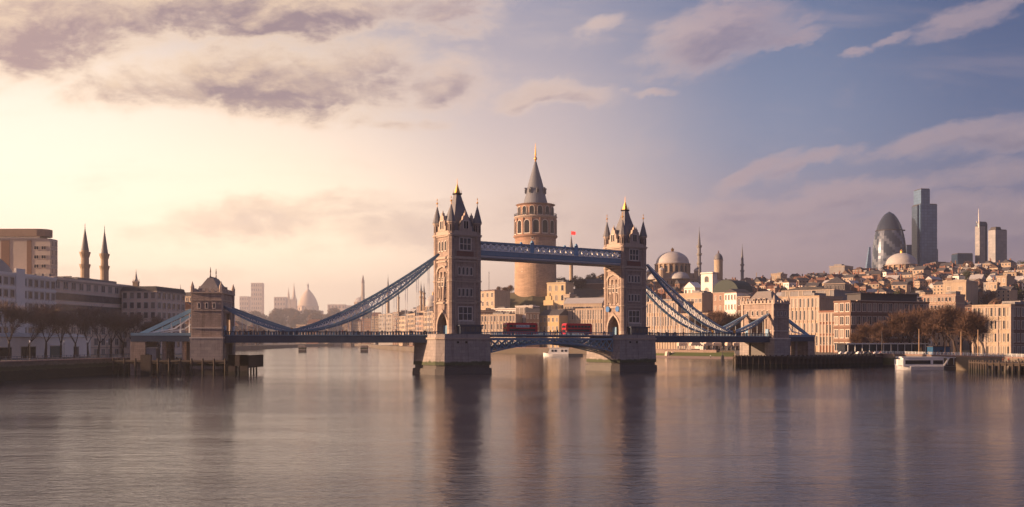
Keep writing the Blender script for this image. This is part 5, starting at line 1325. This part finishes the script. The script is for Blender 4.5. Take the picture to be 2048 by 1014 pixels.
# the densest rooftops between the single houses read as one mass
m = MB(); cnt = 0
while cnt < 1000:
    px = rh.uniform(1300, 2300) if cnt < 920 else rh.uniform(770, 950); u = (px - 1024)/F; A, y0, y1 = table(HILL, u); d = y0 - 10 + (y1 - y0 + 110)*rh.random()**.8; x = u*d
    if d < bank(u) + 110 or (px > 1720 and d < 660): cnt += .05; continue
    w = rh.uniform(4, 8); q = rh.uniform(3.5, 6); h = rh.uniform(5, 12); cnt += 1
    if any((x - a)**2 + (d - c)**2 < (rr0*.6 + w*.6)**2 for a, c, rr0 in RES): continue
    m.T = Matrix.Translation((x, d, lz(x, d))) @ Matrix.Rotation(rh.choice((R(28), R(-48))) + rh.uniform(-.3, .3), 4, 'Z')
    m.box(-w, w, -q, q, -8, h, WALLS[rh.randrange(7)]); rm = rh.choice((m_roofd, m_roofb, m_tile, m_lead)); k = rh.random()
    if k < .5: m.add([(-w - .3, -q - .3, h), (w + .3, -q - .3, h), (w + .3, q + .3, h), (-w - .3, q + .3, h), (-w - .3, 0, h + q*.8), (w + .3, 0, h + q*.8)], [(0, 1, 5, 4), (2, 3, 4, 5), (1, 2, 5), (3, 0, 4)], rm)
    else: m.box(-w - .2, w + .2, -q - .2, q + .2, h, h + .5, rm); m.box(-w*.4, w*.1, -q*.5, q*.5, h + .5, h + 2.5, m_wgrey)
    for kk in range(3):
        m.box(-w*.7 + kk*w*.6, -w*.7 + kk*w*.6 + 1.0, -q - .06, -q + .05, h - 3.4, h - 1.6, m_glass); m.box(-w - .06, -w + .05, -q*.7 + kk*q*.6, -q*.7 + kk*q*.6 + 1.0, h - 3.4, h - 1.6, m_glass)
    if rh.random() < .6: m.box(w*.5, w*.5 + 1, -.5, .5, h, h + q*.8 + 2, m_wred)
m.T = Matrix.Identity(4); tag(m.build('rooftops'), 'dense jumble of small distant houses packed between the larger hillside houses', 'houses', None, 'stuff')
for i in range(60):
    px = rh.uniform(1240, 2060); u = (px - 1024)/F; A, y0, y1 = table(HILL, u); d = y0 + (y1 - y0 + 60)*rh.random(); x = u*d
    if any((x - a)**2 + (d - c)**2 < (q + 2)**2 for a, c, q in RES): continue
    tree(('h%d', 'e%d')[i % 2] % (i % 3), x, d, ('russet bare tree among the hillside houses', 'dark evergreen tree among the hillside houses')[i % 2] + ' ' + zone(px, (d - y0)/(y1 - y0)), 'trees among the hillside houses', s=.7 + rh.random()*.5, rz=i, name=('bare_tree', 'evergreen_tree')[i % 2])

# ------------------------------------------------------------------ right waterfront
RQ = [(100.6, 459.5), (128.6, 462.5), (170.5, 486.5), (178, 491.5)]
pw = jetty('timber_quay', 'dark timber piled quay round the foot of the far gatehouse', [(99.5, 457.5), (129, 460.3), (172, 484.5), (170, 489), (128, 465), (99.5, 462)], 5.0, 2.6, m_wood)
q = MB()
for a, c in zip(RQ, RQ[1:]):
    v = Vector((c[0] - a[0], c[1] - a[1])); n = int(v.length / 1.0)
    for i in range(n):
        p = Vector(a) + v*i/n; q.box(p.x - pw.location.x - .45, p.x - pw.location.x + .45, p.y - pw.location.y - .25, p.y - pw.location.y + .25, -4, 4.4, m_wood)
q.build('sheet_piling', pw)
tag(wall_line('rq', [(174, 489), (178, 491.6), (190.4, 372), (206, 250)], -3, 5.7, 2.5, M('mossy river wall', (.25, .19, .15), .85, .25, .3, .3, brick=(2.2, .8), z_band=[(-3, .9, (.05, .045, .03)), (.9, 4.0, (.075, .085, .022))]), m_coping).build('river_wall'), 'mossy stone river wall beside the moored ferry on the right bank', 'wall')
# sloping grass and shingle below the far quay, right of the right pier
def beach():
    b = MB(); g = M('shore grass', (.075, .095, .025), .95, .35, .4, .3); sh = M('pink shingle', (.30, .21, .17), .9, .25, .5, .3)
    pts = [(94, 815), (113, 738), (128, 718), (144, 696), (152, 690)]; o = [(8, 14, 20)[0]]*5
    for (x, y), (x2, y2) in zip(pts, pts[1:]):
        b.add([(x - 5, y - 22, -.25), (x2 - 5, y2 - 22, -.25), (x2, y2 - 7, 1.5), (x, y - 7, 1.5)], [(0, 1, 2, 3)], sh)
    o1 = b.build('shingle_shore'); tag(o1, 'strip of pink shingle at the water under the right span', None, None, 'structure')
    c = MB()
    for (x, y), (x2, y2) in zip(pts, pts[1:]):
        c.add([(x, y - 7, 1.45), (x2, y2 - 7, 1.45), (x2, y2 + 4, 4.2), (x, y + 4, 4.2)], [(0, 1, 2, 3)], g)
    tag(c.build('grass_bank'), 'green grassy bank under the right span', None, None, 'stuff')
beach()
# marquees
mt = M('cream canvas', (.62, .50, .40), .8, .08, .3)
for i, (px, w, kind) in enumerate(((1334, 5, 0), (1345, 6, 1), (1364, 17, 1), (1390, 22, 0), (1416, 16, 0), (1434, 14, 1), (1456, 9, 0), (1474, 12, 1))):
    d = 735 + (i % 3)*3; x = fx(px, d); W = w*d/F; s = thing('marquee', ['small peaked', 'square white', 'wide flat', 'widest rounded', 'tall rounded', 'plain boxy', 'small arched', 'shaded end'][i] + ' cream marquee in the row of canopies under the right span', 'marquee', (x, d, lz(x, d)), .1, 'marquees under the right span')
    b = MB()
    if kind == 0: b.yslab([(-W/2, 3.4)] + [(-W/2*math.cos(PI*k/8), 3.4 + 3.2*math.sin(PI*k/8)) for k in range(1, 8)] + [(W/2, 3.4)], -3, 3, mt)
    else: b.box(-W/2, W/2, -3, 3, 3.2, 5.2, mt); b.prism([(-W/2, -3), (W/2, -3), (W/2, 3), (-W/2, 3)], 5.2, 6.4, mt, .55)
    b.build('canopy', s)
    for sx in (-1, 1):
        for sy in (-1, 1): q = MB(); q.box(sx*W*.47 - .12, sx*W*.47 + .12, sy*2.7 - .12, sy*2.7 + .12, -.2, 3.4, m_white); q.build('post', s)
    q = MB(); q.box(-W*.42, W*.42, -1.0, .6, 0, 1.1, m_wdark); q.build('stall_counter', s)
# glass canopy pavilion
gp = thing('glass_pavilion', 'long dark glass pavilion with slim white columns on the right waterfront', 'building', (fx(1764, 528), 528, 5.3), R(14))
q = MB(); q.box(-22, 22, -1, 6, 0, 5.0, m_glass); q.build('glazed_wall', gp); q = MB(); q.box(-23.5, 23.5, -5, 7, 5.0, 5.6, m_wdark); q.box(-23.6, 23.6, -5.15, -4.9, 5.1, 5.5, m_white); q.build('roof', gp)
c0 = None
for k in range(12):
    if c0 is None: q = MB(); q.ngon(0, 0, .16, 7, 0, 5.0, m_white); c0 = q.build('column', gp, (-22.5, -4.4, 0))
    else: c = c0.copy(); COL.objects.link(c); c.parent = gp; c.location = (-22.5 + 4.1*k, -4.4, 0)
bp = thing('glass_pavilion', 'blue glazed kiosk between the waterfront masts', 'kiosk', (fx(1878, 505), 505, 5.3), R(10))
q = MB(); q.box(-4.5, 4.5, -2, 3, 0, 3.8, M('blue glazing', (.03, .10, .20), .25, .2, .4)); q.box(-4.8, 4.8, -2.4, 3.3, 3.8, 4.2, m_wdark); q.build('wall', bp); q = MB(); q.box(-.7, .7, -2.1, -1.95, 0, 2.3, m_glass); q.build('door', bp)
for i, (px, d, yt) in enumerate(((1838, 498, 658), (1890, 480, 671), (1922, 470, 663), (1956, 455, 659), (1764, 505, 664), (1974, 440, 692), (1783, 505, 690))):
    mast(px, d, yt, None, .28, ['tall wooden mast with a short crossarm left of the blue kiosk', 'short pale mast right of the blue kiosk', 'bright tall mast in the middle of the waterfront masts', 'brown tall mast in front of the corner office', 'thin dark mast in front of the glass pavilion', 'stub post beside the right jetty', 'low lamp mast by the ferry bow'][i], 'mast', M('sunlit timber', (.42, .27, .16), .7, .15, .5) if i not in (4, 6) else m_wdark)
rr = random.Random(5)
for i in range(15):
    px = 1800 + 13.5*i + (i*7 % 9) if i < 12 else 1715 + 30*(i - 12); d = (548 if px < 1930 else 520) - (i % 3)*9 - max(0, px - 1850)*.28; x = fx(px, d)
    if px > 1985 and i % 2: continue
    tree('r%d' % (i % 3), x, d, 'russet leafless plane tree in the dense row on the right waterfront', 'russet plane trees on the right waterfront', s=(.9 if px < 1930 else .75) + (i*3 % 5)*.08 - (.4 if i >= 12 else 0), rz=i*2.1)
railing([(174, 491.5), (178, 494.2), (188.6, 390), (190.8, 372), (199, 310)], 6.0, 'waterfront_railing', 'thin pale railing on the right river wall', m_white, 3.0, 1.1)
jetty('timber_jetty', 'dark piled jetty at the right edge behind the ferry stern', [(173, 388), (172, 372), (205, 340), (209, 352), (186, 383)], 4.2, 2.2, m_wood)

# ------------------------------------------------------------------ boats
m_hull = M('white boat paint', (.82, .80, .77), .4, .08, .4); m_navyhull = M('dark hull paint', (.03, .035, .05), .4, .2, .4)
def hull(b, L, W, H, mat, bow=.22, z0=-.8):
    st = []; n = 12
    for i in range(n + 1):
        t = i/n; k = 1.0 if t > bow else (t/bow)**.6
        w = max(.05, W/2*k); x = -L/2 + L*t; sh = .55*H*(1 - t/bow) if t < bow else 0
        st.append([(x + .0, -w*.75, z0), (x, -w, H + sh), (x, w, H + sh), (x, w*.75, z0)])
    for p, q in zip(st, st[1:]):
        b.add(p + q, [(0, 4, 5, 1), (1, 5, 6, 2), (2, 6, 7, 3), (3, 7, 4, 0)], mat)
    b.add(st[-1], [(0, 3, 2, 1)], mat); b.add(st[0], [(0, 1, 2, 3)], mat)
def ferry(x, y, rz):
    t = thing('river_ferry', 'long white passenger ferry with dark window bands moored at the right bank', 'ferry', (x, y, 0), rz); L = 30
    b = MB(); hull(b, L, 6, 1.3, m_hull, .16); b.build('hull', t)
    b = MB(); b.box(-13, 2.5, -2.8, 2.8, 1.3, 4.4, m_hull); b.box(2.5, 14, -2.7, 2.7, 1.3, 1.9, m_navyhull); b.prism([(-14.6, -1.6), (-13, -2.8), (-13, 2.8), (-14.6, 1.6)], 1.6, 3.8, m_hull); b.build('cabin', t)
    b = MB(); b.box(-12.2, -2.6, -2.86, 2.86, 2.1, 3.5, m_glass); b.build('window_band', t); b = MB(); b.box(-1.6, 2.2, -2.86, 2.86, 2.1, 3.5, m_glass); b.build('window_band', t)
    b = MB(); b.box(-13.6, 3.0, -3.0, 3.0, 4.4, 4.75, m_hull); b.build('roof', t)
    b = MB(); b.box(3.0, 13.8, -2.9, 2.9, 4.3, 4.55, m_hull); b.build('awning', t)
    for k in range(5):
        for sy in (-1, 1): q = MB(); q.ngon(4 + 2.4*k, sy*2.7, .1, 6, 1.9, 4.3, m_white); q.build('post', t)
    q = MB(); q.bar((2.6, -2.9, 1.6), (4.6, -2.9, 4.5), .2, .5, m_hull); q.build('stair', t)
    b = MB(); b.box(2.5, 14.6, -3.05, 3.05, -.6, 1.28, m_navyhull); b.build('stern_hull', t)
    return t
ferry(fx(1868, 428), 428, R(4)).scale = (1.12, 1, 1.15)
pn = thing('pontoon', 'dark floating pontoon behind the moored ferry', 'pontoon', (fx(1885, 440), 441, 0), R(4))
q = MB(); q.box(-17, 19, -2.5, 2.5, -.8, 1.2, m_wood); q.build('float', pn); q = MB(); q.box(-10, 14, -1.8, 1.8, 1.2, 4.2, m_glass); q.box(-11, 15, -2.3, 2.3, 4.2, 4.7, m_wdark); q.build('shelter', pn)
cb = thing('cruise_boat', 'small white cruise boat with a dark low stern on the river under the middle span', 'boat', (fx(1126, 795), 795, 0), R(-6)); cb.scale = (1.1, 1.1, 1.25)
b = MB(); hull(b, 28, 6.5, 1.5, m_hull, .2); b.build('hull', cb)
b = MB(); b.prism([(-10.5, -2.9), (4, -2.9), (4, 2.9), (-10.5, 2.9)], 1.5, 5.2, m_hull, top=[(-9.2, -2.7), (4, -2.7), (4, 2.7), (-9.2, 2.7)]); b.build('cabin', cb)
for x0 in (-8, -5.8, -1.2, 1.4): q = MB(); q.box(x0, x0 + 1.5, -2.92, -2.7, 2.9, 4.2, m_glass); q.build('window', cb)
b = MB(); b.box(-9.8, 4.6, -3.0, 3.0, 5.2, 5.5, m_hull); b.build('roof', cb)
b = MB(); b.box(4, 14.1, -3.3, 3.3, -.5, 1.7, m_navyhull); b.build('stern_hull', cb)

# ------------------------------------------------------------------ buses on the bridge
def bus(s0, L, label, white_panel):
    p = Vector((LT[0], LT[1], 14.2)) + Vector((math.cos(TH), math.sin(TH), 0))*s0 - Vector((-math.sin(TH), math.cos(TH), 0))*2.6
    t = thing('double_decker_bus', label, 'bus', p, TH, 'red buses on the bridge'); h = 4.7; w = 1.3; a = L/2
    b = MB(); pl = [(-a, .45), (a, .45), (a, 3.9), (a - .25, 4.5), (a - .8, h), (-a + .8, h), (-a + .25, 4.5), (-a, 3.9)]
    b.yslab(pl, -w, w, m_red); b.build('body', t)
    for sy in (-1, 1):
        q = MB(); q.box(-a + 1.0, a - 1.2, sy*w - .03, sy*w + .03, 1.5, 2.4, m_glass); q.build('lower_windows', t)
        n = 7
        for k in range(n):
            x0 = -a + .9 + (L - 1.8)*k/n; q = MB(); mt2 = m_glass_w if (white_panel and 1 <= k <= 4) else m_glass
            q.box(x0 + .12, x0 + (L - 1.8)/n - .12, sy*w - .04, sy*w + .04, 3.0, 3.85, mt2); q.build('upper_window', t)
        if white_panel and sy < 0:
            q = MB(); q.box(-a*.42, a*.45, -w - .06, -w, 2.92, 3.86, m_wwhite); rr2 = random.Random(3); x = -a*.4
            while x < a*.42: ww = rr2.uniform(.12, .4); q.box(x, x + ww, -w - .08, -w, 3.05, 3.05 + rr2.uniform(.35, .7), m_blue); x += ww + rr2.uniform(.12, .3)
            q.build('side_panel', t)
        for xx in (-a*.62, a*.6):
            q = MB(); q.T = Matrix.Translation((xx, sy*(w - .1), .5)) @ Matrix.Rotation(PI/2, 4, 'X'); q.ngon(0, 0, .5, 14, -.14, .14, m_black); wh = q.build('wheel', t)
    for sx in (-1, 1): q = MB(); q.box(sx*a - .04, sx*a + .04, -1.1, 1.1, 2.9, 3.9, m_glass); q.box(sx*a - .04, sx*a + .04, -1.1, 1.1, 1.3, 2.3, m_glass); q.build('windscreen', t)
    return t
bus(26.6, 14.2, 'red double decker bus with a white panel on its side, nearer the left bridge tower', True)
bus(54.0, 13.2, 'red double decker bus with dark windows, nearer the right bridge tower', False)

# ------------------------------------------------------------------ people
m_skin = M('skin', (.42, .26, .19), .7, .05, 3)
def figure_mesh(pose, coat, legs):
    """one continuous body grown over a posed skeleton; coat, trousers and skin by region"""
    st = .16*pose; J = {'pel': (0, 0, .95, .13), 'chest': (0, .01, 1.28, .155), 'neck': (0, 0, 1.47, .065), 'head': (0, -.015, 1.60, .1), 'crown': (0, -.01, 1.70, .085)}
    E_ = [('pel', 'chest'), ('chest', 'neck'), ('neck', 'head'), ('head', 'crown')]
    for s, nm in ((-1, 'l'), (1, 'r')):
        k = s*st
        J.update({nm + 'hip': (.09*s, 0, .88, .1), nm + 'kne': (.1*s, -k*.7 - .02, .49, .07), nm + 'ank': (.1*s, -k + .02, .08, .05), nm + 'toe': (.11*s, -k - .16, .04, .045),
                  nm + 'sho': (.19*s, 0, 1.41, .065), nm + 'elb': (.25*s, k*.5 + .03, 1.13, .05), nm + 'wri': (.25*s, k*1.1 - .06, .89, .036), nm + 'han': (.245*s, k*1.2 - .09, .80, .034)})
        E_ += [('pel', nm + 'hip'), (nm + 'hip', nm + 'kne'), (nm + 'kne', nm + 'ank'), (nm + 'ank', nm + 'toe'), ('chest', nm + 'sho'), (nm + 'sho', nm + 'elb'), (nm + 'elb', nm + 'wri'), (nm + 'wri', nm + 'han')]
    ks = list(J); me = bpy.data.meshes.new('sk'); me.from_pydata([J[k][:3] for k in ks], [(ks.index(a), ks.index(c)) for a, c in E_], [])
    o = bpy.data.objects.new('sk', me); COL.objects.link(o); m = o.modifiers.new('s', 'SKIN'); m.use_smooth_shade = True
    for i, k in enumerate(ks): me.skin_vertices[0].data[i].radius = (J[k][3], J[k][3]); me.skin_vertices[0].data[i].use_root = (k == 'pel')
    dg = bpy.context.evaluated_depsgraph_get(); ev = o.evaluated_get(dg); r = bpy.data.meshes.new_from_object(ev); bpy.data.objects.remove(o)
    for mm in (coat, legs, m_skin, m_black): r.materials.append(mm)
    for p in r.polygons:
        z = p.center.z; p.material_index = 3 if z < .12 else 2 if (z > 1.5 or (abs(p.center.x) > .17 and z < .87 and z > .7)) else 1 if z < .86 else 0
    r.name = 'person'; return r
hm = MB(); hm.lathe([(.1, 1.6), (.118, 1.66), (.1, 1.74), (.04, 1.78)], 8, M('dark hair', (.03, .022, .018), .8), (0, .025)); ho = hm.build('hair'); HAIR = ho.data; bpy.data.objects.remove(ho)
coats = [M('navy coat', (.03, .04, .07), .9), M('black coat', (.02, .02, .022), .9), M('red coat', (.28, .04, .035), .9), M('tan coat', (.30, .22, .15), .9), M('grey coat', (.15, .15, .16), .9)]
FIG = [figure_mesh(p, c, M('dark trousers', (.035, .035, .045), .9)) for p, c in zip((1, .4, -1, .7, -.5), coats)]
CW = ['navy', 'black', 'red', 'tan', 'grey']
rp = random.Random(12)
def person(x, y, z, rz, where, group):
    i = rp.randrange(5); o = put('person', FIG[i], None, (x, y, z), rz); tag(o, 'person in a %s coat walking %s' % (CW[i], where), 'person', group); o.scale = [rp.uniform(.98, 1.14)]*3
    put('hair', HAIR, o)
for k in range(34):       # near footway of the left span
    a = 8 + 74*rp.random(); yy = 6.2 + rp.uniform(-.4, .4); x = LT[0] + a*math.cos(LR) - yy*math.sin(LR); y = LT[1] + a*math.sin(LR) + yy*math.cos(LR)
    person(x, y, 14.2, LR + rp.choice((PI/2, -PI/2)), 'on the left span of the bridge', 'people on the left span')
for k in range(26):
    s0 = rp.uniform(12, 68); 
    if abs(s0 - 26.6) < 8 or abs(s0 - 54) < 7.4: continue
    yy = -6.6; x = LT[0] + s0*math.cos(TH) - yy*math.sin(TH); y = LT[1] + s0*math.sin(TH) + yy*math.cos(TH); person(x, y, 14.3, TH + rp.choice((PI/2, -PI/2)), 'on the middle span near the buses', 'people on the middle span')
for k in range(26):
    px = rp.uniform(1700, 1945); d = 497 - max(0, px - 1750)*.28; x = fx(px, d); d = max(d, bank(x/d) + 4); person(x, d, lz(x, d), rp.uniform(0, 6), 'along the right waterfront railing', 'people on the right waterfront')
for k in range(18):
    x = rp.uniform(176, 197); y = 372 - (x - 176)*.95 + rp.uniform(-3, 9); person(x, y, 4.2, rp.uniform(0, 6), 'on the dark jetty at the right edge', 'people on the right jetty')
# parked cars on the right waterfront
def car_meshes(col):
    b = MB(); b.yslab([(-2.1, .35), (2.1, .35), (2.15, .8), (1.5, .95), (-1.9, 1.0), (-2.1, .8)], -.85, .85, col); b.prism([(-1.7, -.8), (1.0, -.8), (1.0, .8), (-1.7, .8)], .97, 1.45, col, top=[(-1.3, -.65), (.45, -.65), (.45, .65), (-1.3, .65)]); bo = b.build('body')
    g = MB(); g.prism([(-1.62, -.82), (.92, -.82), (.92, .82), (-1.62, .82)], 1.03, 1.38, m_glass, top=[(-1.33, -.68), (.5, -.68), (.5, .68), (-1.33, .68)]); gl = g.build('windows')
    w = MB(); w.T = Matrix.Rotation(PI/2, 4, 'X'); w.ngon(0, 0, .33, 12, -.1, .1, m_black); wo = w.build('wheel'); d = (bo.data, gl.data, wo.data)
    for o in (bo, gl, wo): bpy.data.objects.remove(o)
    return d
CM = [car_meshes(m_hull), car_meshes(m_lead), car_meshes(m_navyhull)]
for i in range(9):
    px = 1686 + i*11.5; d = 512 - i*1.2; x = fx(px, d); t = thing('parked_car', ('white', 'silver', 'dark')[i % 3] + ' car parked before the glass pavilion on the right waterfront', 'car', (x, d, lz(x, d)), R(12) + (i % 2)*.1, 'cars parked by the glass pavilion')
    c = CM[i % 3]; put('body', c[0], t); put('windows', c[1], t)
    for a in (-1.3, 1.3):
        for e in (-.8, .8): put('wheel', c[2], t, (a, e, .33))

for px, d, yt, lb in ((1445, 672, 692, 'black channel marker post with a square base standing off the grassy bank'), (1421, 690, 711, 'short dark mooring post in the water off the shingle shore')):
    x = fx(px, d); o = thing('channel_marker', lb, 'marker', (x, d, 0)); H = fz(yt, d)
    b = MB(); b.ngon(0, 0, .28, 8, -1, H, m_wdark, .6); b.build('post', o)
    if H > 5: b = MB(); b.prism([(-1.1, -1.1), (1.1, -1.1), (1.1, 1.1), (-1.1, 1.1)], -1, 2.6, m_wdark, .7); b.build('base', o); b = MB(); b.ngon(0, 0, .7, 4, H - 1.2, H, m_wdark, .2); b.build('top_mark', o)
    else: b = MB(); b.ngon(0, 0, .4, 8, H - .3, H + .1, m_white); b.build('cap', o)

# ------------------------------------------------------------------ haze
HAZE_TOP = 570
def haze():
    m = bpy.data.materials.new('river haze'); m.use_nodes = True; nt = m.node_tree; nt.nodes.clear()
    out = nt.nodes.new('ShaderNodeOutputMaterial'); v = nt.nodes.new('ShaderNodeVolumePrincipled')
    v.inputs['Color'].default_value = (.97, .93, .98, 1); v.inputs['Density'].default_value = .000115; v.inputs['Anisotropy'].default_value = .47
    nt.links.new(v.outputs[0], out.inputs['Volume'])
    b = MB(); b.box(-10500, 10500, -650, 10500, -4.5, HAZE_TOP, m)
    tag(b.build('haze'), None, None, None, 'stuff')
haze()
